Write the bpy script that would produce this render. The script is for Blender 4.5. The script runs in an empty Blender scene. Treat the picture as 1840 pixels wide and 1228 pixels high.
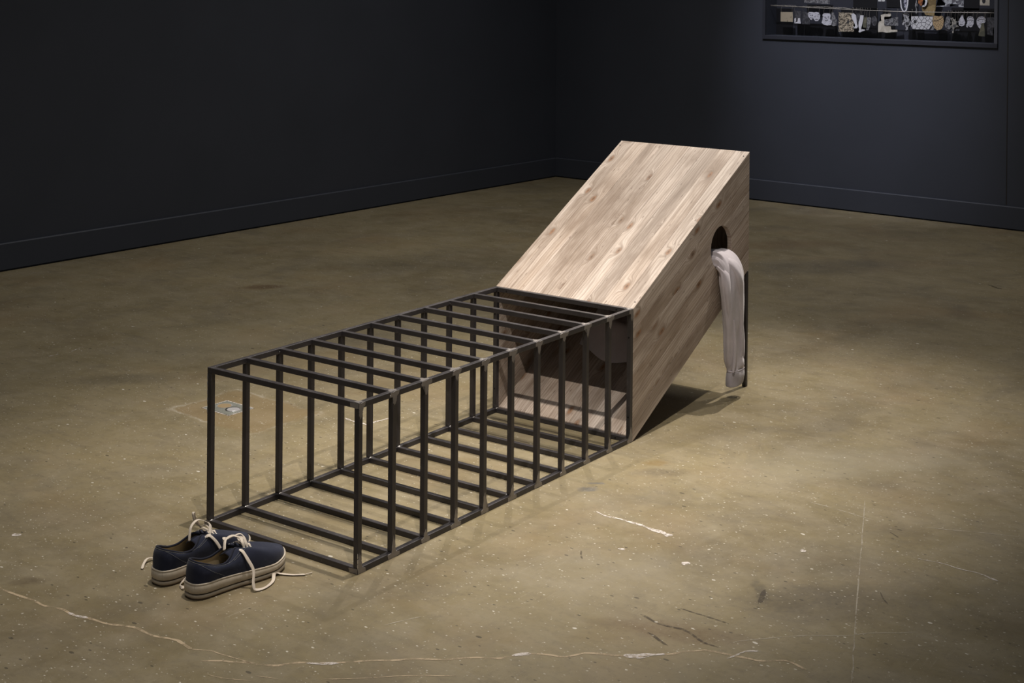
import bpy, bmesh, math, random
from mathutils import Vector, Matrix, Euler, noise

scene = bpy.context.scene
COL = scene.collection
random.seed(7)

# ------------------------------------------------------------------ camera
CAM_H = 1.6507
RY, PITCH, ROLL, FPX, CY = 0.894268, 0.00522, 0.00837, 2655.15, -39.083
cam_d = bpy.data.cameras.new('camera'); cam = bpy.data.objects.new('camera', cam_d); COL.objects.link(cam)
fwd = Vector((math.sin(RY)*math.cos(PITCH), math.cos(RY)*math.cos(PITCH), -math.sin(PITCH)))
r0 = Vector((math.cos(RY), -math.sin(RY), 0)); u0 = r0.cross(fwd)
rgt = r0*math.cos(ROLL) + u0*math.sin(ROLL)
up = u0*math.cos(ROLL) - r0*math.sin(ROLL)
m = Matrix((rgt, up, -fwd)).transposed().to_4x4(); m.translation = Vector((0, 0, CAM_H))
cam.matrix_world = m
cam_d.sensor_fit = 'HORIZONTAL'; cam_d.sensor_width = 36
cam_d.lens = FPX/1840*36
cam_d.shift_y = (CY-614)/1840
cam_d.clip_end = 100
scene.camera = cam

# ------------------------------------------------------------------ world, lights, exposure
scene.view_settings.view_transform = 'Standard'
scene.view_settings.look = 'None'
scene.view_settings.gamma = 1
scene.view_settings.exposure = -0.10
scene.view_settings.use_curve_mapping = False
w = bpy.data.worlds.new('gallery_ambient'); scene.world = w; w.use_nodes = True
w.node_tree.nodes['Background'].inputs[0].default_value = (0.93, 0.96, 1.0, 1)
w.node_tree.nodes['Background'].inputs[1].default_value = 0.13

CB = Vector((2.876, 2.831, 0)); CYAW = 0.047694          # cage corner nearest the camera and its heading
def cw(x, y, z=0):                                        # cage frame -> room
    c, s = math.cos(CYAW), math.sin(CYAW)
    return Vector((CB.x + x*c - y*s, CB.y + x*s + y*c, z))

def spot(name, loc, target, power, size, blend=.6, rad=.025, col=(1, .90, .78)):
    d = bpy.data.lights.new(name, 'SPOT'); o = bpy.data.objects.new(name, d); COL.objects.link(o)
    d.energy = power; d.spot_size = math.radians(size); d.spot_blend = blend
    d.shadow_soft_size = rad; d.color = col
    o.location = loc
    o.rotation_euler = (Vector(target)-Vector(loc)).to_track_quat('-Z', 'Y').to_euler()
    return o
WARM = (1, .925, .83)
spot('track_spot', cw(.54, -.07, 5.4), cw(.25, .35, 0), 760, 43, 1.0, .03, WARM)
spot('track_spot', cw(-1.27, -1.55, 5.4), cw(1.05, .3, .2), 680, 34, 1.0, .03, WARM)
spot('track_spot', cw(3.9, -.18, 5.4), cw(1.8, .1, 0), 1150, 35, 1.0, .02, WARM)
spot('track_spot', cw(4.1, -.94, 5.4), cw(1.9, -.1, 0), 300, 36, 1.0, .02, WARM)
spot('track_spot', cw(2.8, 1.4, 5.4), cw(.75, -.05, 0), 420, 24, 1.0, .03, WARM)
spot('fill_flood', (6.9, 5.0, 5.0), (6.7, 4.4, 0), 460, 112, 1.0, 1.2, (1, .95, .88))  # added soft fill, no fixture behind it, lifts the rear floor
spot('fill_flood', (3.0, 5.0, 5.2), (2.9, 4.3, 0), 250, 90, 1.0, .9, (1, .95, .88))  # second added fill, brightens the floor on the left
spot('wall_spot', (6.9, 4.3, 4.6), (9.46, 4.5, 1.35), 560, 32, 1.0, .08, (.86, .87, 1.0))

# ------------------------------------------------------------------ helpers
def tag(o, label=None, cat=None, group=None, kind=None):
    if label: o['label'] = label
    if cat: o['category'] = cat
    if group: o['group'] = group
    if kind: o['kind'] = kind
    return o
def empty(name, loc=(0, 0, 0), rz=0):
    o = bpy.data.objects.new(name, None); COL.objects.link(o)
    o.location = loc; o.rotation_euler = (0, 0, rz); o.empty_display_size = .05
    return o
def link(name, me, mats, parent=None, mat_world=None):
    o = bpy.data.objects.new(name, me); COL.objects.link(o)
    if mats is not None:
        for mm in (mats if isinstance(mats, (list, tuple)) else [mats]):
            if mm and not (me.materials and mm.name in me.materials): me.materials.append(mm)
    if parent: o.parent = parent
    if mat_world is not None: o.matrix_local = mat_world
    return o
def from_bm(name, bm, mats, parent=None, M=None, smooth=False):
    bmesh.ops.recalc_face_normals(bm, faces=bm.faces)
    me = bpy.data.meshes.new(name); bm.to_mesh(me); bm.free()
    if smooth: me.polygons.foreach_set('use_smooth', [True]*len(me.polygons))
    return link(name, me, mats, parent, M)
def box_bm(bm, x0, x1, y0, y1, z0, z1, bev=0.0):
    vs = [bm.verts.new(c) for c in ((x0,y0,z0),(x1,y0,z0),(x1,y1,z0),(x0,y1,z0),(x0,y0,z1),(x1,y0,z1),(x1,y1,z1),(x0,y1,z1))]
    fs = [bm.faces.new([vs[i] for i in f]) for f in ((0,3,2,1),(4,5,6,7),(0,1,5,4),(1,2,6,5),(2,3,7,6),(3,0,4,7))]
    if bev:
        es = list({e for f in fs for e in f.edges})
        bmesh.ops.bevel(bm, geom=es, offset=bev, segments=2, affect='EDGES', profile=.5)
def box(name, x0, x1, y0, y1, z0, z1, mat, parent=None, bev=0.0, M=None):
    bm = bmesh.new(); box_bm(bm, x0, x1, y0, y1, z0, z1, bev)
    return from_bm(name, bm, mat, parent, M)

# ---- node helpers
class NT:
    def __init__(s, name):
        s.m = bpy.data.materials.new(name); s.m.use_nodes = True; s.t = s.m.node_tree
        s.b = s.t.nodes['Principled BSDF']; s.n = s.t.nodes; s.l = s.t.links
    def set(s, **k):
        for kk, v in k.items():
            i = s.b.inputs[kk.replace('_', ' ')]
            if hasattr(v, 'is_output'): s.l.new(v, i)
            else: i.default_value = v
    def node(s, ty, ins=None, **props):
        n = s.n.new(ty)
        for k, v in props.items(): setattr(n, k, v)
        for k, v in (ins or {}).items():
            i = n.inputs[k]
            if hasattr(v, 'is_output'): s.l.new(v, i)
            else: i.default_value = v
        return n
    def math(s, op, a, b=None, c=None, clamp=False):
        n = s.n.new('ShaderNodeMath'); n.operation = op; n.use_clamp = clamp
        for i, v in enumerate((a, b, c)):
            if v is None: continue
            if hasattr(v, 'is_output'): s.l.new(v, n.inputs[i])
            else: n.inputs[i].default_value = v
        return n.outputs[0]
    def vmath(s, op, a, b=None):
        n = s.n.new('ShaderNodeVectorMath'); n.operation = op
        for i, v in enumerate((a, b)):
            if v is None: continue
            if hasattr(v, 'is_output'): s.l.new(v, n.inputs[i])
            else: n.inputs[i].default_value = v
        return n.outputs['Value'] if op in ('LENGTH', 'DISTANCE') else n.outputs[0]
    def coord(s, which='Object'):
        return s.n.new('ShaderNodeTexCoord').outputs[which]
    def mapping(s, v, loc=(0,0,0), rot=(0,0,0), sc=(1,1,1), ty='POINT'):
        n = s.node('ShaderNodeMapping', {'Vector': v, 'Location': loc, 'Rotation': rot, 'Scale': sc}); n.vector_type = ty
        return n.outputs[0]
    def noise(s, v, scale, detail=4, rough=.55, dist=0, out='Fac', lac=2.0):
        n = s.node('ShaderNodeTexNoise', {'Vector': v, 'Scale': scale, 'Detail': detail, 'Roughness': rough, 'Distortion': dist, 'Lacunarity': lac})
        return n.outputs[out]
    def voro(s, v, scale, feature='F1', rnd=1.0):
        n = s.n.new('ShaderNodeTexVoronoi'); n.voronoi_dimensions = '2D'; n.feature = feature; s.l.new(v, n.inputs['Vector']); n.inputs['Scale'].default_value = scale; n.inputs['Randomness'].default_value = rnd
        return n
    def rng(s, v, a, b, c=0, d=1, smooth=False):
        n = s.node('ShaderNodeMapRange', {0: v, 1: a, 2: b, 3: c, 4: d}); n.clamp = True
        if smooth: n.interpolation_type = 'SMOOTHSTEP'
        return n.outputs[0]
    def mix(s, f, a, b, mode='MIX'):
        n = s.n.new('ShaderNodeMix'); n.data_type = 'RGBA'; n.blend_type = mode
        for i, v in ((0, f), (6, a), (7, b)):
            if hasattr(v, 'is_output'): s.l.new(v, n.inputs[i])
            else: n.inputs[i].default_value = (v if i == 0 or len(v) == 4 else (*v, 1))
        return n.outputs[2]
    def ramp(s, f, stops):
        n = s.n.new('ShaderNodeValToRGB'); s.l.new(f, n.inputs[0]); e = n.color_ramp.elements
        while len(e) < len(stops): e.new(.5)
        for el, (p, c) in zip(e, stops): el.position = p; el.color = (*c, 1)
        return n.outputs[0]
    def bump(s, h, strength=.3, dist=.002, normal=None):
        ins = {'Height': h, 'Strength': strength, 'Distance': dist}
        if normal is not None: ins['Normal'] = normal
        return s.node('ShaderNodeBump', ins).outputs[0]

def plain(name, col, rough=.6, metal=0.0, spec=.5):
    t = NT(name); t.set(Base_Color=(*col, 1), Roughness=rough, Metallic=metal); t.b.inputs['Specular IOR Level'].default_value = spec
    return t.m

# ------------------------------------------------------------------ materials
def mat_floor():
    t = NT('worn_concrete'); v = t.coord()
    n1 = t.noise(v, 1.1, 6, .6, .6); n2 = t.noise(v, 5.5, 6, .65, .4)
    # trowel streaks, seen stretched one way
    vs = t.mapping(v, rot=(0, 0, .75), sc=(6.0, 1.6, 1)); n3 = t.noise(vs, 3.0, 7, .68, .8)
    n4 = t.noise(v, 60, 5, .7); n5 = t.noise(v, 420, 3, .6)
    base = t.ramp(n1, [(.30, (.162, .129, .074)), (.48, (.212, .173, .099)), (.70, (.258, .210, .122))])
    base = t.mix(t.math('MULTIPLY', t.rng(n2, .40, .75), .7), base, (.255, .215, .145))
    n7 = t.noise(t.vmath('ADD', v, (11, 5, 0)), 2.6, 7, .66, .5)
    base = t.mix(t.math('MULTIPLY', t.rng(n7, .50, .68), .42), base, (.120, .104, .078))
    n8 = t.noise(t.mapping(v, rot=(0, 0, .75), sc=(1.5, 1, 1)), 16, 7, .75)
    base = t.mix(t.math('MULTIPLY', t.rng(n8, .54, .72), .42), base, (.115, .092, .062))
    base = t.mix(t.math('MULTIPLY', t.rng(n8, .28, .44, 1, 0), .30), base, (.33, .285, .205))
    base = t.mix(t.math('MULTIPLY', t.rng(n3, .50, .78, 0, 1), .45), base, (.125, .102, .070))
    base = t.mix(t.math('MULTIPLY', t.rng(n3, .22, .42, 1, 0), .35), base, (.30, .262, .195))
    base = t.mix(t.math('MULTIPLY', t.rng(n4, .52, .75), .38), base, (.110, .090, .062))
    base = t.mix(t.math('MULTIPLY', t.rng(n5, .58, .8), .35), base, (.33, .295, .225))
    # ochre tint patches
    n6 = t.noise(t.vmath('ADD', v, (7, 3, 1)), 1.9, 4, .6)
    base = t.mix(t.math('MULTIPLY', t.rng(n6, .52, .72), .35), base, (.24, .165, .085))
    # square cut repair round the floor box
    warp = t.noise(v, 9, 3, .6, 0, 'Color')
    wv = t.vmath('ADD', v, t.vmath('MULTIPLY', t.vmath('SUBTRACT', warp, (.5, .5, .5)), (.09, .09, 0)))
    sx = t.node('ShaderNodeSeparateXYZ', {0: wv})
    dx = t.math('ABSOLUTE', t.math('SUBTRACT', sx.outputs[0], 3.67)); dy = t.math('ABSOLUTE', t.math('SUBTRACT', sx.outputs[1], 4.21))
    sq = t.math('MULTIPLY', t.rng(dx, .15, .19, 1, 0, True), t.rng(dy, .20, .26, 1, 0, True))
    base = t.mix(t.math('MULTIPLY', sq, .42), base, (.235, .160, .078))
    ring = t.math('MULTIPLY', t.math('MULTIPLY', t.rng(dx, .175, .185, 1, 0), t.rng(dy, .235, .245, 1, 0)), t.math('MAXIMUM', t.rng(dx, .160, .170), t.rng(dy, .220, .230)))
    base = t.mix(t.math('MULTIPLY', t.math('MULTIPLY', ring, t.rng(n2, .45, .6)), .6), base, (.36, .32, .25))
    # stains with a place of their own: x, y, radius x, radius y, turn, strength, colour
    stains = [
        (3.63, 4.91, .10, .26, .9, .55, (.10, .085, .06)), (5.165, 5.78, .07, .13, .9, .6, (.075, .035, .020)),
        (3.52, 1.83, .10, .20, .9, .50, (.085, .070, .05)), (3.14, 1.98, .07, .24, .4, .45, (.12, .07, .035)),
        (2.281, 3.48, .035, .055, .9, .65, (.095, .070, .042)), (8.03, 4.31, .16, .45, .9, .5, (.17, .115, .06)),
        (4.106, 2.645, .05, .11, .9, .55, (.11, .09, .062)), (4.18, 2.71, .04, .055, .9, .6, (.20, .13, .045)),
        (3.56, 1.755, .16, .30, .9, .45, (.12, .10, .072)), (4.70, 4.65, .18, .45, .9, .4, (.11, .095, .07)),
        (7.57, 3.81, .25, .60, .9, .45, (.085, .078, .065)), (3.821, 2.748, .018, .030, .9, .8, (.12, .115, .11)),
        (3.88, 2.758, .012, .020, .9, .8, (.13, .125, .12)), (2.85, 2.71, .10, .22, .9, .35, (.12, .10, .07)),
        (5.9, 2.9, .3, .7, .9, .35, (.10, .085, .06)), (6.2, 5.6, .3, .8, .9, .35, (.11, .095, .065)),
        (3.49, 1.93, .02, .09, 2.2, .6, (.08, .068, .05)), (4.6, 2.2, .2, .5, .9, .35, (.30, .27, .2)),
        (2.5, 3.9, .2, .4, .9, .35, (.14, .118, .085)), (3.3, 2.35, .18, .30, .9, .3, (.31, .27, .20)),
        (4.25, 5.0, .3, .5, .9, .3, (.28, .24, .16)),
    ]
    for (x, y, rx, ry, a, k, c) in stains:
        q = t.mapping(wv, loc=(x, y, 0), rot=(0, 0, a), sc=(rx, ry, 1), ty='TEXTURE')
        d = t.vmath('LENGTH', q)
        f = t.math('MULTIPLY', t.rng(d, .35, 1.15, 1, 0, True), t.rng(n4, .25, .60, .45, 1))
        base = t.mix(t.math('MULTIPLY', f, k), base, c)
    # paint flecks and pale chips
    rough = t.rng(n2, .3, .7, .34, .50)
    for sc, thr, rad, col, k in ((7, .62, .034, (.60, .56, .49), .85), (19, .74, .055, (.58, .54, .46), .85), (44, .62, .10, (.54, .50, .42), .8), (90, .62, .17, (.48, .44, .36), .65)):
        vv = t.mapping(v, rot=(0, 0, .4), sc=(1.0, .62, 1))
        vo = t.voro(t.vmath('ADD', vv, t.vmath('MULTIPLY', warp, (.02, .02, 0))), sc)
        rnd = t.node('ShaderNodeSeparateColor', {0: vo.outputs['Color']})
        pick = t.math('GREATER_THAN', rnd.outputs[0], thr)
        size = t.math('MULTIPLY', t.math('POWER', rnd.outputs[1], 2.0), rad)
        dot = t.math('LESS_THAN', vo.outputs['Distance'], size)
        base = t.mix(t.math('MULTIPLY', t.math('MULTIPLY', pick, dot), k), base, col)
    for sc, thr, rad in ((11, .80, .05), (30, .80, .09)):
        vv = t.mapping(v, loc=(3.3, 1.7, 0), rot=(0, 0, 1.1), sc=(1.0, .5, 1))
        vo = t.voro(vv, sc); rnd = t.node('ShaderNodeSeparateColor', {0: vo.outputs['Color']})
        dot = t.math('LESS_THAN', vo.outputs['Distance'], t.math('MULTIPLY', rnd.outputs[1], rad))
        base = t.mix(t.math('MULTIPLY', t.math('MULTIPLY', t.math('GREATER_THAN', rnd.outputs[0], thr), dot), .7), base, (.05, .042, .03))
    # fine scratches
    for a, s_, off in ((.35, (2.2, 60, 1), 1), (1.25, (2.0, 55, 1), 4)):
        vv = t.mapping(v, loc=(off, off, 0), rot=(0, 0, a), sc=s_)
        nn = t.noise(vv, 1.0, 2, .5); band = t.rng(t.math('ABSOLUTE', t.math('SUBTRACT', nn, .5)), .0, .006, 1, 0)
        mask = t.rng(t.noise(t.vmath('ADD', v, (off*9, 2, 0)), 3, 2), .60, .68)
        base = t.mix(t.math('MULTIPLY', t.math('MULTIPLY', band, mask), .30), base, (.42, .38, .30))
    h = t.math('ADD', t.math('MULTIPLY', n4, .5), t.math('MULTIPLY', n3, .5))
    t.set(Base_Color=base, Roughness=rough, Normal=t.bump(h, .12, .002)); t.b.inputs['Specular IOR Level'].default_value = .35
    return t.m
def mat_wall(name, c1, c2):
    t = NT(name); v = t.coord()
    n = t.noise(v, 2.2, 4, .5); f = t.noise(v, 130, 3, .6)
    t.set(Base_Color=t.mix(t.rng(n, .3, .7), c1, c2), Roughness=.62, Normal=t.bump(f, .12, .001)); t.b.inputs['Specular IOR Level'].default_value = .35
    return t.m
def mat_wood(name, light, mid, dark, knot, k=1.0):
    t = NT(name)
    oi = t.n.new('ShaderNodeObjectInfo'); rnd = oi.outputs['Random']
    off = t.node('ShaderNodeCombineXYZ', {0: t.math('MULTIPLY', rnd, 37.0), 1: t.math('MULTIPLY', rnd, 91.0), 2: t.math('MULTIPLY', rnd, 13.0)}).outputs[0]
    v = t.vmath('ADD', t.coord(), off)
    # knots bend the grain around them
    vk = t.mapping(v, sc=(1, 2.4, 1)); vo = t.voro(vk, 4.6); rc = t.node('ShaderNodeSeparateColor', {0: vo.outputs['Color']})
    has = t.math('GREATER_THAN', rc.outputs[0], .50)
    dist = t.math('ADD', vo.outputs['Distance'], t.math('MULTIPLY', t.math('SUBTRACT', t.noise(v, 26, 3), .5), .10))
    near = t.math('MULTIPLY', t.rng(dist, .0, .33, 1, 0, True), has)
    vb = t.node('ShaderNodeSeparateXYZ', {0: v})
    yy = t.math('ADD', vb.outputs[1], t.math('MULTIPLY', near, .030))
    vg = t.node('ShaderNodeCombineXYZ', {0: vb.outputs[0], 1: yy, 2: vb.outputs[2]}).outputs[0]
    g1 = t.noise(t.mapping(vg, sc=(1.1, 40, 40)), 1.0, 5, .6, .35)
    g2 = t.noise(t.mapping(vg, sc=(2.6, 210, 210)), 1.0, 3, .65, .2)
    g3 = t.noise(t.mapping(vg, sc=(1.6, 8, 8)), 1.4, 5, .6, .5)
    wv = t.node('ShaderNodeTexWave', {'Vector': t.mapping(vg, sc=(.35, 1, 1)), 'Scale': 26.0, 'Distortion': 7.0, 'Detail': 3.0, 'Detail Scale': .7}, wave_type='BANDS', bands_direction='Y')
    c = t.mix(t.rng(g1, .28, .72), light, mid)
    c = t.mix(t.math('MULTIPLY', t.rng(wv.outputs['Fac'], .55, 1.0), .34*k), c, dark)
    c = t.mix(t.math('MULTIPLY', t.rng(g2, .48, .72), .60*k), c, dark)
    c = t.mix(t.math('MULTIPLY', t.rng(g3, .46, .72), .70*k), c, dark)
    c = t.mix(t.math('MULTIPLY', t.rng(g2, .22, .40, 1, 0), .35), c, light)
    # blotchy stain
    bl = t.noise(t.mapping(v, sc=(3.0, 7, 7)), 1.0, 4, .6)
    c = t.mix(t.math('MULTIPLY', t.rng(bl, .50, .70), .75*k), c, (dark[0]*1.1, dark[1]*1.1, dark[2]*1.1))
    halo = t.math('MULTIPLY', t.rng(dist, .05, .21, 1, 0, True), has)
    c = t.mix(t.math('MULTIPLY', halo, .75), c, dark)
    core = t.math('MULTIPLY', t.math('MULTIPLY', t.rng(dist, .05, .12, 1, 0, True), has), t.rng(rc.outputs[1], .2, .6, .35, 1))
    c = t.mix(t.math('MULTIPLY', core, .85), c, knot)
    pin = t.math('MULTIPLY', t.rng(dist, .02, .045, 1, 0), has)
    c = t.mix(t.math('MULTIPLY', pin, .6), c, (.05, .03, .02))
    v2 = t.voro(t.mapping(v, sc=(1, 4.5, 1)), 13.0); r2 = t.node('ShaderNodeSeparateColor', {0: v2.outputs['Color']})
    d2 = t.math('ADD', v2.outputs['Distance'], t.math('MULTIPLY', t.math('SUBTRACT', t.noise(v, 90, 3), .5), .2))
    fl2 = t.math('MULTIPLY', t.rng(d2, .02, .16, 1, 0, True), t.math('GREATER_THAN', r2.outputs[0], .86))
    c = t.mix(t.math('MULTIPLY', fl2, .75), c, (.14, .095, .07))
    hs = t.node('ShaderNodeHueSaturation', {'Hue': .5, 'Saturation': t.rng(rnd, 0, 1, .90, 1.12), 'Value': t.rng(t.math('FRACT', t.math('MULTIPLY', rnd, 7.31)), 0, 1, .84, 1.08), 'Color': c})
    h = t.math('ADD', t.math('MULTIPLY', g2, .6), t.math('MULTIPLY', g1, .5))
    t.set(Base_Color=hs.outputs[0], Roughness=.52, Normal=t.bump(h, .25, .0012)); t.b.inputs['Specular IOR Level'].default_value = .35
    return t.m
def mat_steel(name, c1, c2, rough, metal, scr=.5):
    t = NT(name); v = t.coord()
    n = t.noise(v, 9, 5, .6, .5); f = t.noise(v, 220, 3, .6); g = t.noise(v, 40, 4, .6)
    c = t.mix(t.rng(n, .3, .7), c1, c2)
    c = t.mix(t.math('MULTIPLY', t.rng(g, .60, .75), scr), c, (.16, .15, .15))
    t.set(Base_Color=c, Metallic=metal, Roughness=t.rng(n, .3, .7, rough-.08, rough+.1), Normal=t.bump(t.math('ADD', f, g), .15, .0008))
    return t.m
def mat_cloth(name, c1, c2, weave=900, rough=.9, sheen=.3, dust=None):
    t = NT(name); v = t.coord()
    n = t.noise(v, 14, 5, .6); f = t.noise(v, weave, 2, .5)
    c = t.mix(t.rng(n, .3, .7), c1, c2)
    if dust:
        d = t.math('MULTIPLY', t.rng(t.noise(v, 30, 6, .7), .55, .8), .5)
        c = t.mix(d, c, dust)
    t.set(Base_Color=c, Roughness=rough, Normal=t.bump(f, .35, .0006)); t.b.inputs['Sheen Weight'].default_value = sheen
    t.b.inputs['Specular IOR Level'].default_value = .2
    return t.m
def mat_rubber():
    t = NT('dirty_white_rubber'); v = t.coord()
    n = t.noise(v, 20, 5, .65); s = t.noise(t.mapping(v, sc=(120, 120, 14)), 1, 3, .6)
    c = t.mix(t.rng(n, .35, .7), (.60, .53, .43), (.44, .37, .28))
    z = t.node('ShaderNodeSeparateXYZ', {0: v}).outputs[2]
    low = t.rng(z, .028, .0, 0, .55)
    c = t.mix(low, c, (.22, .17, .11))
    c = t.mix(t.math('MULTIPLY', t.rng(s, .62, .75), .45), c, (.12, .09, .06))
    t.set(Base_Color=c, Roughness=.55)
    return t.m

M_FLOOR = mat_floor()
M_WALL = mat_wall('dark_blue_grey_wall_paint', (.040, .045, .059), (.045, .050, .066))
M_BASE = mat_wall('dark_blue_grey_skirting_paint', (.040, .045, .059), (.045, .050, .066))
M_WOOD = mat_wood('stained_softwood', (.575, .492, .430), (.42, .335, .272), (.180, .128, .092), (.27, .145, .080))
M_STEEL = mat_steel('mill_scale_steel', (.040, .036, .038), (.058, .052, .055), .40, .35, .25)
M_GROUND = mat_steel('ground_bright_steel', (.30, .275, .262), (.17, .155, .15), .40, .45, .4)
M_WELD = mat_steel('weld_bead_steel', (.70, .67, .64), (.35, .33, .32), .28, .6, .4)
M_SCREW = plain('screw_steel', (.012, .012, .012), .5, .6)
M_GREY = mat_cloth('grey_sweatshirt_jersey', (.56, .51, .545), (.48, .44, .47), 1400, .95, .4)
M_GREYD = mat_cloth('charcoal_sweatshirt_rib', (.40, .365, .39), (.34, .31, .33), 900, .95, .3)
M_NAVY = mat_cloth('navy_canvas', (.014, .017, .036), (.020, .024, .046), 1600, .85, .15, (.07, .075, .11))
M_TRIM = mat_cloth('navy_binding', (.012, .014, .026), (.018, .018, .032), 1600, .85, .1)
M_LINER = mat_cloth('beige_shoe_lining', (.40, .33, .22), (.30, .24, .15), 1500, .9, .1)
M_LACE = mat_cloth('off_white_lace', (.66, .58, .49), (.56, .48, .40), 2200, .85, .2)
M_RUB = mat_rubber()
M_GROOVE = plain('black_groove', (.015, .012, .010), .7)
M_OUT = plain('brown_outsole_rubber', (.10, .06, .035), .75)
M_EYE = plain('white_enamel_eyelet', (.65, .62, .58), .35, .3)
M_STITCH = plain('pale_stitching', (.20, .20, .20), .8)

# ------------------------------------------------------------------ room shell
XC, YC = 9.468, 7.138
WH = 4.8
bm = bmesh.new(); box_bm(bm, -4, XC+.2, -5, YC+.2, -.10, 0)
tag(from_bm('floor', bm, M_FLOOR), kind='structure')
tag(box('wall_back', -4, XC+.2, YC, YC+.2, 0, WH, M_WALL), kind='structure')
# right wall with the display opening
VY0, VY1, VZ0, VZ1, VD = 3.569, 5.248, 1.200, 2.35, .16
bm = bmesh.new()
for a in ((-5, VY0, 0, WH), (VY1, YC, 0, WH), (VY0, VY1, 0, VZ0), (VY0, VY1, VZ1, WH)):
    box_bm(bm, XC, XC+.45, a[0], a[1], a[2], a[3])
wr = tag(from_bm('wall_right', bm, M_WALL), kind='structure')
# a hairline joint in the panelling just right of the opening
box('joint_strip', XC-.0012, XC, 3.478, 3.484, .16, WH, M_GROOVE, wr)
# skirting with a bevelled top edge
def skirting(name, along_x):
    bm = bmesh.new(); h, d = .153, .016
    prof = [(0, .010), (d, .010), (d, h-.005), (d-.005, h), (0, h)]
    if along_x: ring = [[bm.verts.new((x, YC-p, z)) for p, z in prof] for x in (-4, XC-.0)]
    else: ring = [[bm.verts.new((XC-p, y, z)) for p, z in prof] for y in (-5, YC-.0)]
    n = len(prof)
    for i in range(n): bm.faces.new((ring[0][i], ring[0][(i+1) % n], ring[1][(i+1) % n], ring[1][i]))
    bm.faces.new(ring[0]); bm.faces.new(ring[1][::-1])
    return tag(from_bm(name, bm, M_BASE), kind='structure')
skirting('baseboard_back', True); skirting('baseboard_right', False)

# ------------------------------------------------------------------ floor marks: crack filler and paint streaks, thin raised ribbons
def mat_mark(name, col, alpha, sc=40):
    t = NT(name); v = t.coord('Object')
    n = t.noise(v, sc, 4, .7)
    t.set(Base_Color=(*col, 1), Roughness=.6, Alpha=t.math('MULTIPLY', t.rng(n, .35, .55), alpha))
    return t.m
M_CRACK = mat_mark('crack_filler', (.44, .34, .22), .95, 24)
M_PAINT = mat_mark('white_paint_smear', (.62, .56, .52), .9, 60)
M_DARKM = mat_mark('dark_scuff', (.060, .042, .026), .6, 60)
M_FAINT = mat_mark('faint_scratch', (.46, .41, .33), .6, 25)
def ribbon_flat(name, pts, wd, mat, z=.0006, taper=None, jit=.25, sub=6):
    P = [Vector((x, y, 0)) for x, y in pts]; Q = []
    for i in range(len(P)-1):
        for k in range(sub): Q.append(P[i].lerp(P[i+1], k/sub))
    Q.append(P[-1]); n = len(Q); bm = bmesh.new(); prev = None
    for i, q in enumerate(Q):
        d = (Q[min(i+1, n-1)]-Q[max(i-1, 0)]).normalized(); s = Vector((-d.y, d.x, 0))
        ww = wd*(taper[0]+(taper[1]-taper[0])*i/(n-1) if taper else 1)*(1+jit*(noise.noise(q*30)*2))
        q = q + s*noise.noise(q*14+Vector((5, 0, 0)))*min(wd*1.6, .012)
        if i in (0, n-1): ww *= .2
        a = bm.verts.new(q+s*ww/2+Vector((0, 0, z))); b = bm.verts.new(q-s*ww/2+Vector((0, 0, z)))
        if prev: bm.faces.new((prev[0], prev[1], b, a))
        prev = (a, b)
    o = from_bm(name, bm, mat, FLOOR)
    if o.data.polygons[0].normal.z < 0: o.data.flip_normals()
    return o
FLOOR = bpy.data.objects['floor']
L_ = {
'crackA':[(2.206, 3.52), (2.212, 3.425), (2.22, 3.362), (2.227, 3.286), (2.234, 3.236), (2.246, 3.146), (2.266, 3.092), (2.288, 3.021), (2.299, 2.936), (2.314, 2.89), (2.315, 2.861), (2.307, 2.829)],
'crackB':[(2.307, 2.829), (2.332, 2.786), (2.341, 2.716), (2.346, 2.661)],
'crackC':[(2.277, 2.761), (2.313, 2.723), (2.346, 2.661), (2.386, 2.609), (2.436, 2.566), (2.476, 2.514), (2.55, 2.438), (2.607, 2.383), (2.656, 2.32), (2.716, 2.266), (2.774, 2.21), (2.813, 2.172), (2.849, 2.115), (2.895, 2.083), (2.928, 2.024), (2.963, 1.983), (3.013, 1.936), (3.066, 1.891), (3.095, 1.869), (3.119, 1.813), (3.132, 1.744), (3.169, 1.69), (3.168, 1.63)],
'crackD':[(2.246, 2.703), (2.257, 2.656), (2.289, 2.597)],
'crackE':[(2.315, 2.607), (2.336, 2.553)],
'crackF':[(2.403, 2.476), (2.492, 2.382), (2.548, 2.328), (2.616, 2.25)]}
for k, wd in (('crackA', .0085), ('crackB', .004), ('crackC', .0080), ('crackD', .003), ('crackE', .003), ('crackF', .004)):
    ribbon_flat('floor_crack', L_[k], wd, M_CRACK)
ribbon_flat('floor_crack', [(3.182, 1.835), (3.257, 1.783), (3.33, 1.715), (3.404, 1.63), (3.44, 1.602), (3.526, 1.508)], .003, M_FAINT)
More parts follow.
